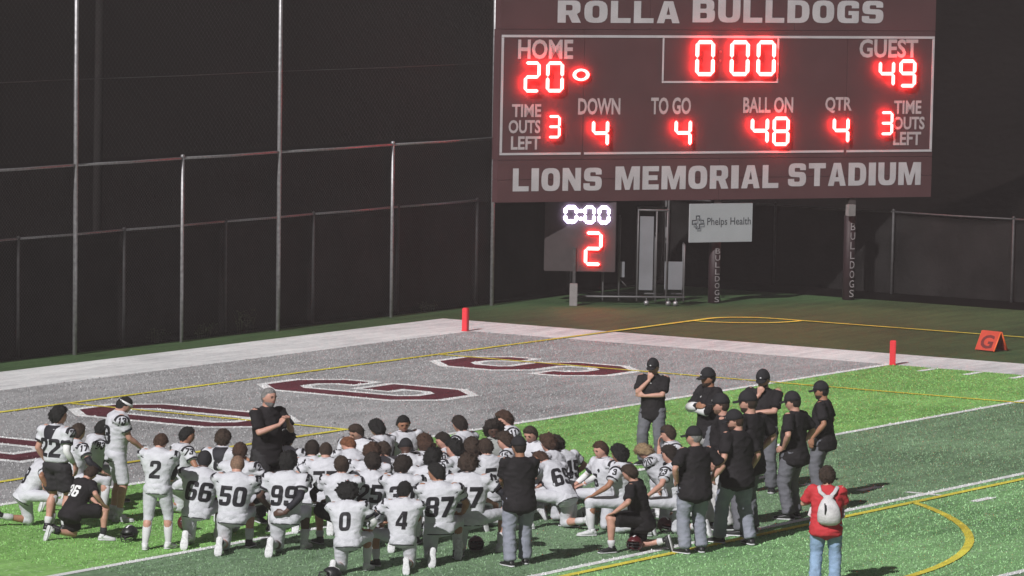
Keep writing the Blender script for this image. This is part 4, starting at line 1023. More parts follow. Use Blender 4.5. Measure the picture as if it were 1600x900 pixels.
def make_person(idx, x, y, rz, sc, pose, lk, label):
    P = Pose(pose); o_ = lk['o']; tk, tm, bk, bm_, sk, sh, so_, nc = OUT[o_]
    pk = repr(sorted(pose.items()))
    if lk.get('pc'): bm_ = PC_[lk['pc']]
    coach = o_ in ('coach', 'coach_black', 'hoodie')
    grp = 'coaches standing round the huddle' if coach else None if o_ in ('red', 'boy') else 'football players gathered in the huddle'
    root = thing('person', label, 'person', (x, y, .014), rz, grp); root.scale = (sc*1.12, sc*1.10, sc)
    def part(name, me, m, label=None, parent=None):
        o = bpy.data.objects.new(name, me); COL.objects.link(o); o.parent = parent or root
        if not me.materials: me.materials.append(None)
        o.material_slots[0].link = 'OBJECT'; o.material_slots[0].material = M[m]
        if label: o['label'] = label
        return o
    def dpart(name, geo, m, **k): return part(name, geo.mesh(name), m, **k)
    body = part('body', _jobs[('b', pk)][3], 'skin%d' % lk['sk'])
    top = _jobs[('t', pk, tk)][3]; bot = _jobs[('p', pk, bk)][3]
    tname = 'jersey' if tk in ('pads', 'half') or o_ == 'black' else 'hooded_top' if tk == 'long' else 'shirt'
    to = part(tname, top, tm); bo = part('shorts' if bk == 'shorts' else 'trousers' if bk == 'trousers' else 'pants', bot, bm_)
    tb = bvh_of(('t', pk, tk))
    H, hc = P.H, P.headc
    # head details
    g = Geo()
    for s in (-1, 1): g.ell(hc+H @ Vector((s*.031, .0850, .007)), (.012, .007, .006), H, 8, 6)
    dpart('eyes', g, 'eye'); g = Geo()
    for s in (-1, 1): g.box(hc+H @ Vector((s*.032, .0925, .024)), (.017, .004, .0035), H)
    dpart('eyebrows', g, 'brow')
    g = Geo(); g.ell(hc+H @ Vector((0, .0915, -.056)), (.021, .006, .006), H, 10, 6); dpart('mouth', g, 'lip')
    hs = lk['h']; hm = 'h_'+lk['hc']
    g = Geo(); g.ell(hc, None, H, 40, 26, head_fn(0, 'hair', hs if hs not in ('cap',) else 'short', idx))
    if hs in ('short', 'full', 'curly', 'long', 'afro'):
        rn = random.Random(idx*13+1); hf = head_fn(0, 'hair', hs, idx); cnt = dict(short=130, full=170, curly=220, long=160, afro=240)[hs]; made = 0
        while made < cnt:
            d = Vector((rn.gauss(0, 1), rn.gauss(0, 1), rn.gauss(0, 1))).normalized()
            q = hf(d); base_ = head_fn(0, None)(d)
            if (q-base_).length < .008: continue
            made += 1; n_ = q.normalized()
            flow = Vector((rn.gauss(0, .5), .5 if hs in ('short', 'full') and d.z > .3 else -.2, -.8+.6*d.z)) if hs not in ('curly', 'afro') else Vector((rn.gauss(0, .8), rn.gauss(0, .8), rn.gauss(0, .8)))
            tp_ = q+(n_*.6+flow*.8).normalized()*rn.uniform(.010, .024)*(1.2 if hs == 'full' else 1)
            u_ = n_.orthogonal().normalized()*.0075; v_ = n_.cross(u_.normalized())*.0075; bi = len(g.v)
            for w_ in (q-n_*.004+u_, q-n_*.004-u_*.5+v_, q-n_*.004-u_*.5-v_, tp_): g.v.append(tuple(hc+H @ w_))
            g.f += [(bi, bi+1, bi+3), (bi+1, bi+2, bi+3), (bi+2, bi, bi+3)]
    if hs == 'cap':
        g = Geo(); g.ell(hc, None, H, 24, 16, head_fn(0, 'hair', 'buzz', idx)); dpart('hair', g, hm)
        c1, c2 = cap_geo(P); co_ = dpart('cap', c1, 'cap'); dpart('brim', c2, 'cap', parent=co_)
        g = Geo(); g.ell(hc+H @ Vector((0, .103, .062)), (.013, .004, .011), H, 8, 5); dpart('badge', g, 'white_print', parent=co_)
    elif hs == 'beanie': dpart('knitted_hat', g, 'cap')
    elif hs == 'rag':
        dpart('head_wrap', g, 'cap')
    else: dpart('hair', g, hm)
    if lk.get('band'):
        g = ring_geo(hc+H @ Vector((0, 0, .042)), H @ Vector((0, -.12, 1)), .083, (.006, .018), 24, .095, H @ X_); dpart('headband', g, 'white_print' if lk['band'] == 1 else 'black_trim')
    if lk.get('beard'):
        g = Geo()
        def bf(d):
            q = head_fn(0, None)(d); k = max(0, min(1, (-.46-d.z)/.15))*max(0, min(1, (d.y+.25)/.3)); return q*(.96+.14*k)
        g.ell(hc, None, H, 22, 16, bf); dpart('beard', g, 'h_'+lk['beard'])
    if lk.get('glasses'):
        g = Geo()
        for s in (-1, 1):
            for i in range(10):
                t0, t1 = 2*math.pi*i/10, 2*math.pi*(i+1)/10
                g.tube([hc+H @ Vector((s*.032+.02*math.cos(t0), .096, .006+.015*math.sin(t0))), hc+H @ Vector((s*.032+.02*math.cos(t1), .096, .006+.015*math.sin(t1)))], [.0018, .0018], 5)
            g.tube([hc+H @ Vector((s*.052, .094, .01)), hc+H @ Vector((s*.078, -.01, .012))], [.002, .002], 5)
        dpart('glasses', g, 'black_trim')
    # feet
    for s in (-1, 1):
        a, k = P.an[s], P.kn[s]; dr = (k-a).normalized()
        if sk:
            hi = {'sock': .80, 'sock_low': .24, 'sock_black': .30}[sk]
            if sk == 'sock' and idx in (1, 11, 14, 23, 29, 36, 44, 47, 50): hi = .40
            ln = (k-a).length*hi; g = Geo()
            g.tube([a-P.fup[s]*.01, a+dr*.03, a+dr*ln*.5, a+dr*ln], [.041, .042, .046+.016*hi, .050+.012*hi], 14)
            dpart('sock', g, 'sock' if sk != 'sock_black' else 'sock_black')
        g1, g2 = shoe_geo(P, s)
        dark = (idx % 2 == 1) and sh == 'shoe_white' and o_ == 'player'
        so2 = dpart('shoe', g1, 'shoe_black' if dark else sh); dpart('sole', g2, so_, parent=so2)
    U, V, N = P.T @ X_, P.T @ Z_, P.T @ Y_
    t = P.ts
    def num(s, hgt, c, u, v, n, col, name='number', wf=.66, bold=.045):
        vv, ff = block_text(s, block_width(s)*hgt*wf*.86, hgt); vv = vv-(vv.max(0)+vv.min(0))/2; vv[:, 0] += vv[:, 1]*.10; return part(name, decal(top, vv, ff, c, u, v, n, name, bvh=tb), col, parent=to)
    if tk in ('pads', 'half'):
        if lk.get('n') is not None and lk.get('n') != '':
            num(lk['n'], .265, t(0, 0, .255), U, V, -N, nc)
            for s in (-1, 1): pass
        num(lk.get('f') or lk.get('n') or '5' if lk.get('f') or lk.get('n') else '5', .20, t(0, 0, .26), -U, V, N, nc) if (lk.get('f') or lk.get('n')) else None
        sn = lk.get('s') or lk.get('n') or lk.get('f')
        for s in (-1, 1):
            # bare upper arm frame: shoulder print and curved stripe, cuff band
            dr = (P.el[s]-P.sh[s]).normalized(); outv = (P.T @ Vector((s*.9, 0, .45))).normalized()
            uu = (P.T @ Vector((0, s, 0))); vv_ = outv.cross(uu)*1.0; vv_ = vv_ if vv_.dot(V) > 0 else -vv_
            v_, f_ = arcband(.078, .106, R(5), R(175)); part('shoulder_stripe', decal(top, v_, f_, t(s*.225, -.01, .43), uu, vv_, outv, 'shoulder_stripe', bvh=tb, step=.03), 'ink', parent=to)
            if sn: num(sn, .095, t(s*.235, -.01, .445), uu, vv_, outv, 'ink', wf=.62)
            rr_ = .074; ln = (P.el[s]-P.sh[s]).length
            dpart('cuff', ring_geo(P.sh[s]+dr*ln*.60, dr, rr_+.002, (.006, .016 if idx % 3 else .03)), 'black_trim', parent=to)
        dpart('collar', ring_geo(t(0, -.004, .565), V, .080, (.009, .012), 22, .073, U), 'black_trim', parent=to)
        if lk.get('yoke'):
            v_ = np.array([(-.11, .075), (-.06, -.115), (.06, -.115), (.11, .075)]); part('neck_yoke', decal(top, v_, [(0, 1, 2, 3)], t(0, 0, .49), U, V, -N, 'neck_yoke', bvh=tb, step=.025), 'black_trim', parent=to)
        if tk == 'pads': dpart('belt', ring_geo(t(0, -.002, -.105), V, .163, (.008, .008), 26, .127, U), 'black_trim', parent=bo)
        if idx % 3 != 1 or lk['sk'] == 2:
            for s in ((-1, 1) if idx % 2 else (1,)):
                e, w2 = P.el[s], P.wr[s]; g = Geo(); g.tube([e.lerp(P.sh[s], .28), e.lerp(P.sh[s], .1), e, e.lerp(w2, .3), e.lerp(w2, .75)], [.050, .047, .047, .047, .036], 12)
                dpart('arm_sleeve', g, 'black_trim' if idx % 5 else 'white_print')
            for s in ((-1,) if idx % 2 else ()):
                dpart('wristband', ring_geo(P.wr[s]-P.hd[s]*.02, P.wr[s]-P.el[s], .031, (.005, .022), 14), 'white_print')
    elif o_ == 'black':
        num(lk['n'], .20, t(0, 0, .30), U, V, -N, nc)
        dpart('collar', ring_geo(t(0, -.006, .548), V, .072, (.008, .010), 20, .068, U), 'ink_maroon', parent=to)
    else:
        dpart('collar', ring_geo(t(0, -.006, .55), V, .071, (.007, .009), 20, .067, U), {'red': 'red_fab'}.get(o_, 'black_trim'), parent=to)
    if lk.get('mk'):
        v_ = np.array([(-.014, -.012), (.014, -.012), (0, .016)]); part('chest_mark', decal(top, v_, [(0, 1, 2)], t(.0, 0, .43), -U, V, N, 'chest_mark', bvh=tb), 'white_print', parent=to)
    if o_ == 'hoodie':
        for s in (-1, 1):
            e, w2 = P.el[s], P.wr[s]; g = Geo(); g.tube([e.lerp(w2, -.02), e.lerp(w2, .5), w2], [.078, .070, .056], 14); dpart('white_sleeve', g, 'white_print', parent=to)
        g = Geo(); g.tube([t(0, -.09, .50), t(0, -.13, .46), t(0, -.12, .38)], [(.10, .03), (.11, .045), (.07, .02)], 12, U); dpart('hood', g, 'black_fab', parent=to)
        g = Geo(); g.loft([(t(0, 0, -.10), U, N, .19, .150), (t(0, 0, -.16), U, N, .188, .152), (t(0, 0, -.24), U, N, .180, .145)], 20); dpart('shirt_hem', g, 'print_big', parent=to)
    if coach or o_ in ('red', 'boy', 'black'):
        for s in (-1, 1):
            if tk == 'tee':
                dr = (P.el[s]-P.sh[s]).normalized(); ln = (P.el[s]-P.sh[s]).length
                dpart('sleeve_hem', ring_geo(P.sh[s]+dr*ln*.77, dr, .070, (.004, .008)), tm, parent=to)
    if lk['o'] == 'short_pants' or (pose.get('arms') == 'front' and o_ == 'short_pants'):
        for s in (-1, 1):
            g = Geo(); Pq = P; hand_big(g, P, s); dpart('glove', g, 'glove')
    if lk.get('bag'): backpack(P, part, dpart)

_bv = {}
def bvh_of(key):
    if key not in _bv:
        me = _jobs[key][3]; _bv[key] = BVHTree.FromPolygons([v.co[:] for v in me.vertices], [tuple(p.vertices) for p in me.polygons])
    return _bv[key]
def hand_big(g, P, s):
    w_ = P.wr[s]; d = P.hd[s]; n = P.pn[s]; n = (n-d*n.dot(d)).normalized(); u = d.cross(n)
    g.loft([(w_-d*.035, u, n, .033, .027), (w_+d*.01, u, n, .036, .023), (w_+d*.05, u, n, .046, .021), (w_+d*.092, u, n, .044, .018)], 10)
    c = P.curl[s]
    for k, ln in zip((-1.5, -.5, .5, 1.5), (.034, .040, .042, .037)):
        o = w_+d*.088+u*(k*.0205); a1, a2, a3 = c*.6, c*1.5, c*2.2
        p1 = o+(d*math.cos(a1)+n*math.sin(a1))*ln; p2 = p1+(d*math.cos(a2)+n*math.sin(a2))*ln*.75; p3 = p2+(d*math.cos(a3)+n*math.sin(a3))*ln*.5
        g.tube([o-d*.01, o, p1, p2, p3+(p3-p2)*.1], [.012, .012, .0115, .011, .010], 7)
def backpack(P, part, dpart):
    t = P.ts; U, V, N = P.T @ X_, P.T @ Z_, P.T @ Y_
    tmp = Geo()
    tmp.loft([(t(.05, -.20, .00), U, N, .10, .055), (t(.05, -.225, .05), U, N, .150, .085), (t(.05, -.235, .15), U, N, .158, .095), (t(.045, -.225, .26), U, N, .135, .080), (t(.035, -.20, .35), U, N, .095, .055), (t(.03, -.185, .39), U, N, .060, .035), (t(.03, -.185, .42), U, N, .075, .040)], 24)
    me = tmp.mesh('sack'); 
    for v in me.vertices:
        q = v.co; v.co = q + Vector((q.x-.04, q.y+.1, 0)).normalized()*(.010*noise.noise(Vector((math.atan2(q.y+.2, q.x-.04)*5, 0, q.z*3)))+.008*noise.noise(q*14))
    sk_ = part('backpack', me, 'bag')
    g = Geo(); g.tube([t(-.07, -.17, .0), t(.17, -.17, .0)], [.01, .01], 6)
    for s in (-1, 1):
        x = s*.125+.02
        g = Geo(); g.tube([t(.03+s*.02, -.17, .40), t(x*.75, -.145, .47), t(x, -.06, .545), t(x*1.05, .06, .50)], [(.026, .007)]*4, 8, U)
        g.tube([t(x*1.05, .06, .50), t(s*.15+.0, .155, .40), t(s*.20, .12, .22), t(s*.225, .0, .10), t(.05+s*.10, -.17, .03)], [(.022, .007)]*5, 8, U)
        dpart('strap', g, 'bag', parent=sk_)
    g = Geo(); g.tube([t(.0, -.325, .33), t(.01, -.335, .25), t(.005, -.34, .17)], [.008, .012, .006], 6); dpart('dark_cord', g, 'black_trim', parent=sk_)

PEOPLE=[
    (27.508, 2.127, 1.436, 0.938, {'base': 'stand', 'lean': 0, 'hp': 5, 'hy': 25, 'arms': 'down'}, {'o': 'shorts', 'n': '22', 's': '22', 'sk': 0, 'h': 'full', 'hc': 'black', 'yoke': 1}, 'standing player 22 in white half jersey and black shorts with dark thick hair'),
    (27.384, 1.534, 0.877, 0.885, {'base': 'kneel', 'up': 'R', 'lean': 32, 'hp': 30, 'hy': 0, 'arms': 'knee', 'tilt': 6, 'splay': 46}, {'o': 'player', 'n': '8', 'sk': 1, 'h': 'short', 'hc': 'black'}, 'kneeling player 8 bowed forward just behind the legs of standing player 22'),
    (25.759, 1.068, 1.052, 0.92, {'base': 'kneel', 'up': 'R', 'lean': 6, 'hp': 4, 'hy': -17, 'arms': 'knee', 'tilt': -2, 'splay': 34}, {'o': 'player', 'n': '17', 's': '17', 'sk': 0, 'h': 'short', 'hc': 'brown'}, 'kneeling player 17 with short light brown hair right of standing player 22'),
    (25.047, 0.832, 0.843, 0.92, {'base': 'kneel', 'up': 'L', 'lean': 11, 'hp': 14, 'hy': -12, 'arms': 'knee', 'tilt': 3, 'splay': 8}, {'o': 'player', 'n': '83', 's': '83', 'sk': 2, 'h': 'short', 'hc': 'black'}, 'kneeling player 83 half hidden behind standing player 13'),
    (26.142, 2.068, 0.808, 0.972, {'base': 'stand', 'lean': 4, 'hp': 32, 'hy': 0, 'arms': 'front'}, {'o': 'short_pants', 'n': '13', 's': '13', 'sk': 0, 'h': 'buzz', 'hc': 'black', 'band': 1}, 'standing player 13 in white with white headband looking down at his gloves'),
    (27.958, 2.772, 1.226, 0.79, {'base': 'kneel', 'up': 'R', 'lean': 26, 'hp': 20, 'hy': -22, 'arms': 'knee', 'tilt': -2, 'splay': 34}, {'o': 'black', 'n': '36', 'sk': 0, 'h': 'short', 'hc': 'brown'}, 'kneeling player 36 in black jersey and shorts at the left edge of the huddle'),
    (27.998, 4.135, -4.393, 0.863, {'base': 'stand', 'lean': 6, 'hp': 34, 'hy': 0, 'arms': 'front', 'foot': 1}, {'o': 'player', 'n': '2', 's': '2', 'sk': 0, 'h': 'short', 'hc': 'auburn'}, 'standing player 2 seen from behind with head bowed and long white socks'),
    (25.065, 2.342, 0.912, 0.92, {'base': 'kneel', 'up': 'R', 'lean': 8, 'hp': 5, 'hy': 15, 'arms': 'knee', 'tilt': -2, 'splay': 20}, {'o': 'player', 'n': '73', 's': '73', 'sk': 1, 'h': 'short', 'hc': 'black'}, 'kneeling player 73 with black hair turned right beside standing player 2'),
    (24.977, 2.995, -4.463, 0.92, {'base': 'kneel', 'up': 'L', 'lean': 4, 'hp': 14, 'hy': -12, 'arms': 'knee', 'tilt': -2, 'splay': 8}, {'o': 'player', 'n': '9', 'sk': 0, 'h': 'full', 'hc': 'brown', 'yoke': 1}, 'kneeling player 9 with black neck yoke behind players 66 and 50'),
    (26.056, 4.045, -4.568, 0.92, {'base': 'kneel', 'up': 'R', 'lean': 4, 'hp': 5, 'hy': -12, 'arms': 'knee', 'tilt': -2, 'splay': 34}, {'o': 'player', 'n': '21', 's': '21', 'sk': 0, 'h': 'short', 'hc': 'auburn'}, 'kneeling player 21 with auburn hair just behind player 50'),
    (27.33, 4.285, -4.219, 0.954, {'base': 'kneel', 'up': 'R', 'lean': 7, 'hp': 10, 'hy': -12, 'arms': 'knee', 'up2': 1, 'tilt': 6, 'splay': 20}, {'o': 'player', 'n': '66', 'sk': 2, 'h': 'rag', 'hc': 'black'}, 'kneeling player 66 with black head wrap seen from behind'),
    (27.512, 4.978, -4.254, 0.967, {'base': 'kneel', 'up': 'R', 'lean': 8, 'hp': 18, 'hy': -12, 'arms': 'knee', 'tilt': 3, 'splay': 8}, {'o': 'player', 'n': '50', 'sk': 0, 'h': 'buzz', 'hc': 'sandy'}, 'kneeling player 50 with shaved sandy hair seen from behind'),
    (24.888, 3.65, -0.24, 1.03, {'base': 'stand', 'lean': 0, 'hp': 2, 'hy': 0, 'arms': 'clasp', 'fat': 1.04}, {'o': 'coach_black', 'sk': 0, 'h': 'buzz', 'hc': 'grey', 'beard': 'grey'}, 'grey bearded head coach in black standing with clasped hands before the players'),
    (24.444, 3.624, -4.428, 0.92, {'base': 'kneel', 'up': 'L', 'lean': 14, 'hp': 10, 'hy': 10, 'arms': 'around', 'tilt': -2, 'splay': 34}, {'o': 'player', 'n': '44', 'sk': 1, 'h': 'full', 'hc': 'black'}, 'broad kneeling player with arms around neighbours directly below the bearded coach'),
    (27.163, 5.564, -4.324, 0.995, {'base': 'kneel', 'up': 'R', 'lean': 8, 'hp': 2, 'hy': 0, 'arms': 'behind', 'tilt': 0, 'splay': 8}, {'o': 'player', 'n': '99', 's': '99', 'sk': 2, 'h': 'full', 'hc': 'black'}, 'kneeling player 99 with one arm folded behind his back'),
    (25.144, 4.548, -4.324, 0.92, {'base': 'kneel', 'up': 'R', 'lean': 8, 'hp': 10, 'hy': -22, 'arms': 'knee', 'tilt': 0, 'splay': 34}, {'o': 'player', 'n': '75', 'sk': 0, 'h': 'short', 'hc': 'dark'}, 'kneeling player seen from behind between players 99 and 77, only neck and collar clear'),
    (25.125, 4.789, -4.201, 0.92, {'base': 'kneel', 'up': 'L', 'lean': 7, 'hp': 17, 'hy': 0, 'arms': 'knee', 'tilt': -2, 'splay': 46}, {'o': 'player', 'n': '77', 's': '', 'sk': 0, 'h': 'buzz', 'hc': 'brown'}, 'kneeling player 77 with cropped brown hair above the plain backed player'),
    (26.362, 5.874, -4.236, 0.92, {'base': 'kneel', 'up': 'L', 'lean': 3, 'hp': 5, 'hy': -22, 'arms': 'knee', 'tilt': 0, 'splay': 34}, {'o': 'shorts', 'n': '', 'sk': 0, 'h': 'short', 'hc': 'brown'}, 'kneeling player in plain white half jersey and black shorts left of player 25'),
    (24.03, 4.451, -3.713, 0.92, {'base': 'kneel', 'up': 'R', 'lean': 24, 'hp': 29, 'hy': -22, 'arms': 'knee', 'tilt': 6, 'splay': 34}, {'o': 'player', 'n': '62', 'sk': 0, 'h': 'short', 'hc': 'red'}, 'red haired kneeling player bowed forward near the back of the huddle'),
    (22.757, 3.69, -1.496, 0.92, {'base': 'kneel', 'up': 'R', 'lean': 12, 'hp': 19, 'hy': 20, 'arms': 'face', 'tilt': -5, 'splay': 8}, {'o': 'player', 'n': '', 'f': '32', 'sk': 0, 'h': 'short', 'hc': 'brown'}, 'kneeling player facing the camera with a hand over his mouth'),
    (22.435, 3.873, -3.102, 0.92, {'base': 'kneel', 'up': 'R', 'lean': 6, 'hp': 22, 'hy': 20, 'arms': 'knee', 'tilt': -2, 'splay': 20}, {'o': 'player', 'n': '54', 's': '54', 'sk': 0, 'h': 'full', 'hc': 'black'}, 'kneeling player with thick black hair looking down at the back of the huddle'),
    (24.944, 5.3, -4.062, 0.92, {'base': 'kneel', 'up': 'L', 'lean': 10, 'hp': 14, 'hy': 0, 'arms': 'knee', 'tilt': 6, 'splay': 34}, {'o': 'player', 'n': '10', 'sk': 0, 'h': 'curly', 'hc': 'auburn'}, 'curly auburn haired player directly behind the head of player 25'),
    (24.532, 5.266, -3.905, 0.92, {'base': 'kneel', 'up': 'R', 'lean': 15, 'hp': 15, 'hy': -22, 'arms': 'knee', 'tilt': 6, 'splay': 34}, {'o': 'player', 'n': '6', 's': '1', 'sk': 0, 'h': 'short', 'hc': 'brown'}, 'brown haired kneeling player between player 25 and the black haired one'),
    (25.84, 5.96, -4.219, 0.92, {'base': 'kneel', 'up': 'L', 'lean': 4, 'hp': 10, 'hy': -22, 'arms': 'knee', 'up2': 1, 'tilt': 3, 'splay': 20}, {'o': 'player', 'n': '25', 'sk': 1, 'h': 'full', 'hc': 'dark'}, 'kneeling player 25 with dark hair seen from behind'),
    (21.646, 3.732, -0.484, 0.92, {'base': 'kneel', 'up': 'L', 'lean': 6, 'hp': 10, 'hy': 20, 'arms': 'knee', 'tilt': 6, 'splay': 20}, {'o': 'player', 'n': '', 'f': '7', 'sk': 1, 'h': 'short', 'hc': 'black'}, 'kneeling tan player facing the camera at the far middle of the huddle'),
    (23.565, 5.318, -3.311, 0.92, {'base': 'kneel', 'up': 'R', 'lean': 6, 'hp': 10, 'hy': 0, 'arms': 'knee', 'tilt': 6, 'splay': 34}, {'o': 'player', 'n': '4', 's': '14', 'sk': 0, 'h': 'long', 'hc': 'auburn'}, 'long haired auburn player looking left in the middle of the huddle'),
    (24.04, 5.349, -4.149, 0.92, {'base': 'kneel', 'up': 'L', 'lean': 4, 'hp': 13, 'hy': 0, 'arms': 'knee', 'tilt': -2, 'splay': 20}, {'o': 'player', 'n': '1', 'sk': 2, 'h': 'beanie', 'hc': 'black'}, 'kneeling player in a black beanie behind player 30'),
    (25.832, 6.478, -4.219, 0.92, {'base': 'kneel', 'up': 'R', 'lean': 10, 'hp': 10, 'hy': 10, 'arms': 'knee', 'tilt': -2, 'splay': 8}, {'o': 'player', 'n': '30', 'sk': 1, 'h': 'curly', 'hc': 'dark'}, 'kneeling player 30 with big curly dark hair behind player 4'),
    (24.95, 6.242, -4.289, 0.92, {'base': 'kneel', 'up': 'L', 'lean': 6, 'hp': 2, 'hy': 20, 'arms': 'knee', 'tilt': 6, 'splay': 8}, {'o': 'player', 'n': '', 'sk': 2, 'h': 'curly', 'hc': 'black'}, 'kneeling player with rounded black hair between players 30 and 87'),
    (27.478, 7.571, -4.219, 0.858, {'base': 'kneel', 'up': 'L', 'lean': 6, 'hp': 4, 'hy': 20, 'arms': 'knee', 'tilt': 0, 'splay': 46}, {'o': 'player', 'n': '4', 'sk': 1, 'h': 'short', 'hc': 'black'}, 'kneeling player 4 in the front row with his left knee up'),
    (28.188, 7.236, -4.393, 0.875, {'base': 'kneel', 'up': 'R', 'lean': 13, 'hp': 17, 'hy': -12, 'arms': 'knee', 'tilt': -5, 'splay': 8}, {'o': 'player', 'n': '0', 'sk': 1, 'h': 'afro', 'hc': 'black'}, 'kneeling player 0 with a black afro in the front row'),
    (26.608, 7.555, -4.097, 0.98, {'base': 'kneel', 'up': 'R', 'lean': 3, 'hp': 14, 'hy': -55, 'arms': 'knee', 'tilt': -2, 'splay': 20}, {'o': 'player', 'n': '87', 's': '87', 'sk': 1, 'h': 'short', 'hc': 'black'}, 'kneeling player 87 with his head turned left'),
    (23.066, 5.386, -2.823, 0.92, {'base': 'kneel', 'up': 'R', 'lean': 6, 'hp': 11, 'hy': -22, 'arms': 'knee', 'tilt': -2, 'splay': 34}, {'o': 'player', 'n': '40', 'sk': 0, 'h': 'short', 'hc': 'dark'}, 'kneeling player in left profile below the tall player 71'),
    (23.872, 6.044, -3.276, 0.92, {'base': 'kneel', 'up': 'L', 'lean': 8, 'hp': 5, 'hy': -22, 'arms': 'knee', 'tilt': 3, 'splay': 20}, {'o': 'player', 'n': '65', 's': '65', 'sk': 0, 'h': 'curly', 'hc': 'black'}, 'kneeling player with black curls behind player 57'),
    (21.627, 4.743, -2.997, 0.966, {'base': 'kneel', 'up': 'L', 'lean': 8, 'hp': 14, 'hy': 20, 'arms': 'knee', 'tilt': -2, 'splay': 46}, {'o': 'player', 'n': '71', 's': '71', 'sk': 0, 'h': 'short', 'hc': 'dark'}, 'tall dark haired player 71 in left profile rising above the back row'),
    (23.476, 5.988, -3.94, 0.92, {'base': 'kneel', 'up': 'R', 'lean': 7, 'hp': 14, 'hy': 0, 'arms': 'knee', 'tilt': 3, 'splay': 34}, {'o': 'player', 'n': '52', 'sk': 0, 'h': 'long', 'hc': 'brown'}, 'kneeling player with long brown hair right behind the head of player 57'),
    (25.778, 7.464, -4.184, 1.004, {'base': 'kneel', 'up': 'R', 'lean': 8, 'hp': 14, 'hy': 10, 'arms': 'knee', 'tilt': -2, 'splay': 46}, {'o': 'player', 'n': '57', 's': '52', 'sk': 0, 'h': 'curly', 'hc': 'brown'}, 'kneeling player 57 with curly brown hair left of the capped coach'),
    (23.417, 6.253, -3.556, 0.92, {'base': 'kneel', 'up': 'L', 'lean': 8, 'hp': 5, 'hy': 10, 'arms': 'knee', 'tilt': 0, 'splay': 8}, {'o': 'player', 'n': '51', 's': '51', 'sk': 0, 'h': 'short', 'hc': 'brown'}, 'kneeling player 51 just left of the capped coach in the front'),
    (20.244, 4.629, -2.404, 0.92, {'base': 'kneel', 'up': 'L', 'lean': 9, 'hp': 14, 'hy': 0, 'arms': 'knee', 'tilt': 6, 'splay': 34}, {'o': 'player', 'n': '11', 's': '11', 'sk': 0, 'h': 'full', 'hc': 'auburn'}, 'auburn haired player 11 at the very back right of the huddle'),
    (21.49, 5.168, -0.938, 0.92, {'base': 'kneel', 'up': 'R', 'lean': 9, 'hp': 2, 'hy': 0, 'arms': 'knee', 'tilt': 6, 'splay': 8}, {'o': 'greyjersey', 'n': '', 'f': '', 'sk': 2, 'h': 'afro', 'hc': 'dark'}, 'player with big hair and dark skin in a greyish jersey facing the camera'),
    (22.556, 6.093, -2.788, 0.92, {'base': 'kneel', 'up': 'L', 'lean': 11, 'hp': 10, 'hy': 0, 'arms': 'knee', 'tilt': 6, 'splay': 34}, {'o': 'player', 'n': '15', 's': '15', 'sk': 0, 'h': 'curly', 'hc': 'brown'}, 'curly brown haired player 15 in left profile above the capped coach'),
    (21.521, 5.773, -1.531, 0.92, {'base': 'kneel', 'up': 'R', 'lean': 8, 'hp': 14, 'hy': 0, 'arms': 'knee', 'tilt': 0, 'splay': 20}, {'o': 'player', 'n': '', 's': '18', 'sk': 0, 'h': 'short', 'hc': 'brown'}, 'kneeling player facing left camera alone right of the back row'),
    (22.384, 6.674, -3.137, 0.92, {'base': 'kneel', 'up': 'L', 'lean': 16, 'hp': 2, 'hy': 10, 'arms': 'knee', 'tilt': 6, 'splay': 34}, {'o': 'player', 'n': '', 'sk': 0, 'h': 'curly', 'hc': 'auburn'}, 'auburn curly haired player at the right end of the huddle, left of player 45'),
    (22.129, 6.723, -3.311, 0.92, {'base': 'kneel', 'up': 'R', 'lean': 21, 'hp': 10, 'hy': 10, 'arms': 'knee', 'tilt': 0, 'splay': 34}, {'o': 'player', 'n': '45', 'sk': 0, 'h': 'full', 'hc': 'dark'}, 'kneeling player 45 leaning left at the right end of the huddle'),
    (22.893, 7.109, -3.346, 0.92, {'base': 'kneel', 'up': 'L', 'lean': 39, 'hp': 23, 'hy': 0, 'arms': 'knee', 'tilt': 0, 'splay': 46}, {'o': 'player', 'n': '69', 'sk': 0, 'h': 'short', 'hc': 'auburn'}, 'kneeling player 69 bent low just right of the capped coach'),
    (22.507, 7.543, -2.09, 0.92, {'base': 'kneel', 'up': 'R', 'lean': 6, 'hp': 10, 'hy': -7, 'arms': 'knee', 'tilt': 3, 'splay': 34}, {'o': 'player', 'n': '', 's': '6', 'f': '6', 'sk': 0, 'h': 'short', 'hc': 'auburn'}, 'kneeling player 6 facing left at the left of the small right hand group'),
    (22.862, 8.0, -2.893, 0.92, {'base': 'kneel', 'up': 'L', 'lean': 4, 'hp': 5, 'hy': 20, 'arms': 'knee', 'tilt': -2, 'splay': 34}, {'o': 'player', 'n': '3', 's': '3', 'sk': 1, 'h': 'curly', 'hc': 'black'}, 'kneeling player 3 with black curls beside the boy in black'),
    (24.047, 8.981, -2.893, 0.891, {'base': 'kneel', 'up': 'L', 'lean': 10, 'hp': 14, 'hy': 0, 'arms': 'knee', 'tilt': -5, 'splay': 46}, {'o': 'boy', 'n': '', 'sk': 0, 'h': 'short', 'hc': 'brown'}, 'boy in plain black tee shirt and black shorts kneeling beside player 3'),
    (21.33, 7.853, -2.858, 0.92, {'base': 'kneel', 'up': 'R', 'lean': 35, 'hp': 24, 'hy': 20, 'arms': 'knee', 'tilt': 6, 'splay': 46}, {'o': 'player', 'n': '20', 's': '20', 'sk': 0, 'h': 'full', 'hc': 'blond'}, 'blond player bowed low behind player 23'),
    (20.345, 7.327, -2.404, 0.92, {'base': 'kneel', 'up': 'L', 'lean': 7, 'hp': 1, 'hy': 20, 'arms': 'face', 'tilt': 6, 'splay': 34}, {'o': 'player', 'n': '', 's': '', 'sk': 0, 'h': 'short', 'hc': 'brown', 'band': 2}, 'kneeling player with dark headband and hand on chin behind player 23'),
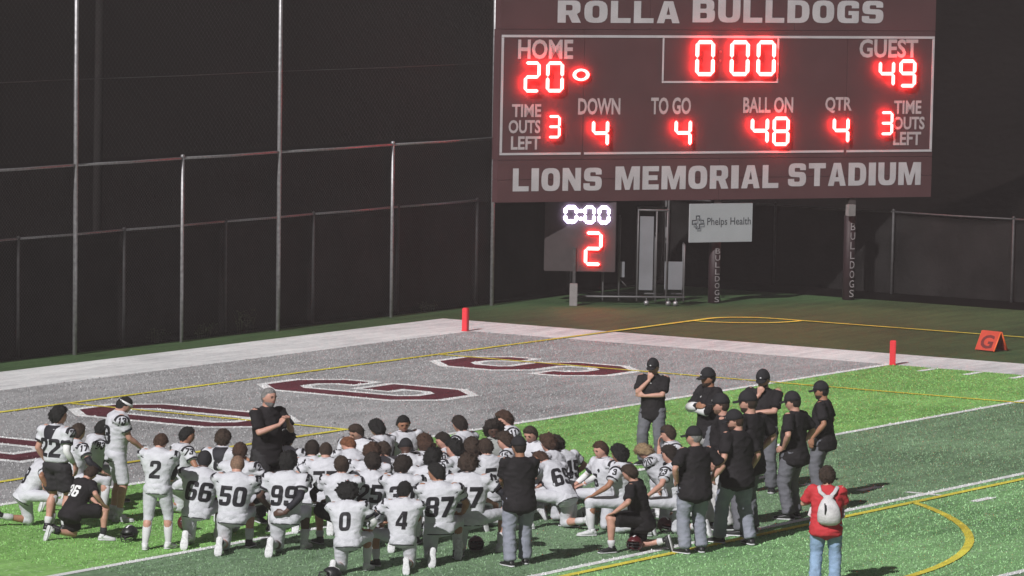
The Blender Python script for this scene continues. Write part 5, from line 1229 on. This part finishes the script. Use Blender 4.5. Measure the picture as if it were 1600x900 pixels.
    (22.402, 8.594, -3.067, 0.92, {'base': 'kneel', 'up': 'L', 'lean': 10, 'hp': 2, 'hy': -12, 'arms': 'knee', 'tilt': -2, 'splay': 46}, {'o': 'player', 'n': '23', 's': '23', 'sk': 0, 'h': 'full', 'hc': 'dark'}, 'kneeling player 23 with dark hair leaning on his raised knee'),
    (26.194, 8.48, -3.835, 0.924, {'base': 'stand', 'lean': 0, 'hp': 3, 'hy': -20, 'arms': 'front', 'fat': 1.12, 'foot': 1}, {'o': 'coach', 'sk': 1, 'h': 'cap', 'hc': 'dark'}, 'capped coach with back to the camera and pale grey trousers nearest the huddle'),
    (15.987, 4.39, -1.392, 0.907, {'base': 'stand', 'lean': 0, 'hp': 12, 'hy': 0, 'arms': 'chin', 'fat': 1.03}, {'o': 'coach', 'sk': 0, 'h': 'cap', 'hc': 'brown', 'mk': 1, 'pc': 'mid'}, 'leftmost standing coach with one hand over his face and arms folded'),
    (18.143, 6.591, -2.09, 1.0, {'base': 'stand', 'lean': 0, 'hp': 5, 'hy': 0, 'arms': 'crossed'}, {'o': 'hoodie', 'sk': 1, 'h': 'cap', 'hc': 'black', 'mk': 1, 'beard': 'brown'}, 'coach in black hooded top with white forearms crossed'),
    (21.499, 8.732, -2.683, 1.03, {'base': 'stand', 'lean': 0, 'hp': 3, 'hy': 0, 'arms': 'down', 'fat': 1.02, 'foot': 1}, {'o': 'coach', 'sk': 0, 'h': 'cap', 'hc': 'brown', 'pc': 'white', 'beard': 'sandy'}, 'coach in black with white trousers between two capped coaches'),
    (23.772, 9.64, -3.626, 0.93, {'base': 'stand', 'lean': 0, 'hp': 2, 'hy': -45, 'arms': 'hips', 'fat': 1.2}, {'o': 'coach', 'sk': 0, 'h': 'cap', 'hc': 'grey', 'glasses': 1, 'pc': 'pale'}, 'stout coach with glasses, hand on hip, foremost of the right hand coaches'),
    (22.678, 9.636, -3.416, 1.006, {'base': 'stand', 'lean': 0, 'hp': 12, 'hy': -40, 'arms': 'down', 'fat': 1.18, 'foot': 2}, {'o': 'coach', 'sk': 0, 'h': 'cap', 'hc': 'auburn', 'beard': 'auburn', 'pc': 'pale'}, 'stout coach with reddish hair striding left behind the coach with glasses'),
    (21.812, 9.329, -3.242, 1.093, {'base': 'stand', 'lean': 0, 'hp': 4, 'hy': -25, 'arms': 'hips', 'fat': 1.0}, {'o': 'coach', 'sk': 0, 'h': 'cap', 'hc': 'brown', 'beard': 'brown', 'pc': 'mid'}, 'slim bearded capped coach with hands on hips below the chin stroking coach'),
    (17.663, 7.207, -1.357, 1.0, {'base': 'stand', 'lean': 0, 'hp': 14, 'hy': 0, 'arms': 'chin', 'fat': 1.03}, {'o': 'coach', 'sk': 0, 'h': 'cap', 'hc': 'black', 'beard': 'brown', 'pc': 'mid'}, 'coach facing the camera with a hand on his chin among the right hand coaches'),
    (19.932, 8.971, -3.102, 0.989, {'base': 'stand', 'lean': 0, 'hp': 8, 'hy': -18, 'arms': 'hips', 'fat': 1.1}, {'o': 'coach', 'sk': 0, 'h': 'cap', 'hc': 'dark', 'pc': 'mid'}, 'coach in left profile with hands at his waist, second from the right'),
    (17.854, 8.275, -2.84, 0.949, {'base': 'stand', 'lean': 0, 'hp': 6, 'hy': -10, 'arms': 'down', 'fat': 1.12}, {'o': 'coach', 'sk': 1, 'h': 'cap', 'hc': 'black', 'beard': 'brown', 'mk': 1, 'pc': 'mid'}, 'rightmost standing coach in black cap and bearded with lowered hands'),
    (25.265, 12.395, -4.289, 0.846, {'base': 'stand', 'lean': 0, 'hp': 6, 'hy': -8, 'arms': 'phone', 'fat': 1.15}, {'o': 'red', 'sk': 0, 'h': 'full', 'hc': 'brown', 'bag': 1}, 'onlooker from behind in red tee shirt and pale jeans wearing a white backpack'),
]
for i, (x, y, rz, sc, pose, lk, label) in enumerate(PEOPLE):
    P = Pose(pose); pk = repr(sorted(pose.items())); tk, tm, bk = OUT[lk['o']][:3]
    job(('b', pk), raw_body(P), .0125, 1)
    job(('t', pk, tk), raw_top(P, tk), .019, 2, .026 if tk in ('pads', 'half') else .032, 8.0)
    job(('p', pk, bk), raw_bottom(P, bk), .019, 2, .018 if bk in ('football', 'short_pants') else .030, 9.0)
run_jobs()
for i, (x, y, rz, sc, pose, lk, label) in enumerate(PEOPLE):
    make_person(i, x, y, rz, sc, dict(pose), lk, label)

# phone held by the onlooker
def on(i):
    x, y, rz, sc, pose, lk, label = PEOPLE[i]; P = Pose(pose); Mx = Matrix.Translation((x, y, .014)) @ Matrix.Rotation(rz, 4, 'Z') @ Matrix.Diagonal((sc, sc, sc, 1)); return P, Mx
P, Mx = on(len(PEOPLE)-1); c = Mx @ ((P.wr[1]+P.wr[-1])/2 + P.ts(0, .06, .05)-P.O)
ph = thing('phone', 'small dark phone held in both hands by the onlooker in the red tee shirt', 'phone', c, PEOPLE[-1][2]+.2)
bx('phone_body', -.036, .036, -.005, .005, -.05, .09, M['helmet_black'], ph, .003)

# helmets lying on the turf
def helmet(x, y, rz, tilt, m, label):
    t = thing('helmet', label, 'helmet', (x, y, .125), rz, 'football helmets on the turf'); t.rotation_euler = (tilt, 0, rz); t.scale = (.88, .88, .88); t.location.z = .112
    bm = bmesh.new(); bmesh.ops.create_uvsphere(bm, u_segments=28, v_segments=18, radius=1)
    for v in bm.verts:
        q = v.co; v.co = Vector((q.x*.118, q.y*.142, q.z*(.125 if q.z > 0 else .115)))
    dl = [f for f in bm.faces if (lambda c: (c.y > .060 and c.z < .045) or c.z < -.088)(f.calc_center_median())]
    bmesh.ops.delete(bm, geom=dl, context='FACES')
    r_ = bmesh.ops.solidify(bm, geom=bm.faces[:], thickness=.009)
    me = bpy.data.meshes.new('shell'); bm.to_mesh(me); bm.free(); me.polygons.foreach_set('use_smooth', [True]*len(me.polygons))
    s_ = link('shell', me, M[m], t)
    g = Geo()
    for z, yy, wd in ((.015, .165, .095), (-.03, .180, .090), (-.075, .175, .080)):
        g.tube([(-wd-.018, .05, z), (-wd, .12, z), (-wd*.5, yy, z), (wd*.5, yy, z), (wd, .12, z), (wd+.018, .05, z)], [.006]*6, 6)
    for x_ in (-.03, .03): g.tube([(x_, .172, .015), (x_, .184, -.03), (x_, .178, -.075)], [.005]*3, 6)
    link('facemask', g.mesh('facemask'), M['mask'], t)
    g = Geo(); g.tube([(0, -.125, .03), (0, -.08, .108), (0, 0, .129), (0, .07, .112)], [(.014, .004)]*4, 8, X_); link('stripe', g.mesh('stripe'), M['white_print'], t)
helmet(27.62, 3.42, -1.5, -.2, 'helmet_black', 'black helmet with face bars on the grass just left of the feet of player 2')
helmet(26.30, 3.35, -.4, .3, 'helmet', 'dark red helmet on the grass right of the legs of player 2')
helmet(24.9, 2.5, -1.2, .2, 'helmet', 'dark red helmet behind the left hip of player 66')
helmet(25.5, 7.40, -.7, .2, 'helmet', 'dark red helmet between the knees of players 87 and 57')
helmet(24.15, 8.98, -1.4, .1, 'helmet', 'dark red helmet under the raised thigh of the boy in black')
helmet(22.3, 8.35, -.5, -.2, 'helmet', 'red helmet by the shin of player 23')
helmet(29.0, 7.55, -2.4, .2, 'helmet_black', 'black helmet at the bottom edge of the picture left of player 0')

# night air lit by the floodlights
hz, nt, b_ = nodes_of('stadium_haze'); nt.nodes.remove(b_)
pv = nt.nodes.new('ShaderNodeVolumePrincipled'); pv.inputs['Color'].default_value = (.97, .885, .885, 1); pv.inputs['Density'].default_value = 0.00072
L(nt, pv.outputs[0], nt.nodes['Material Output'].inputs['Volume'])
g = Geo(); g.box((20, -5, 39), (200, 200, 41)); hb = link('haze', g.mesh('haze', False), hz); hb['kind'] = 'stuff'
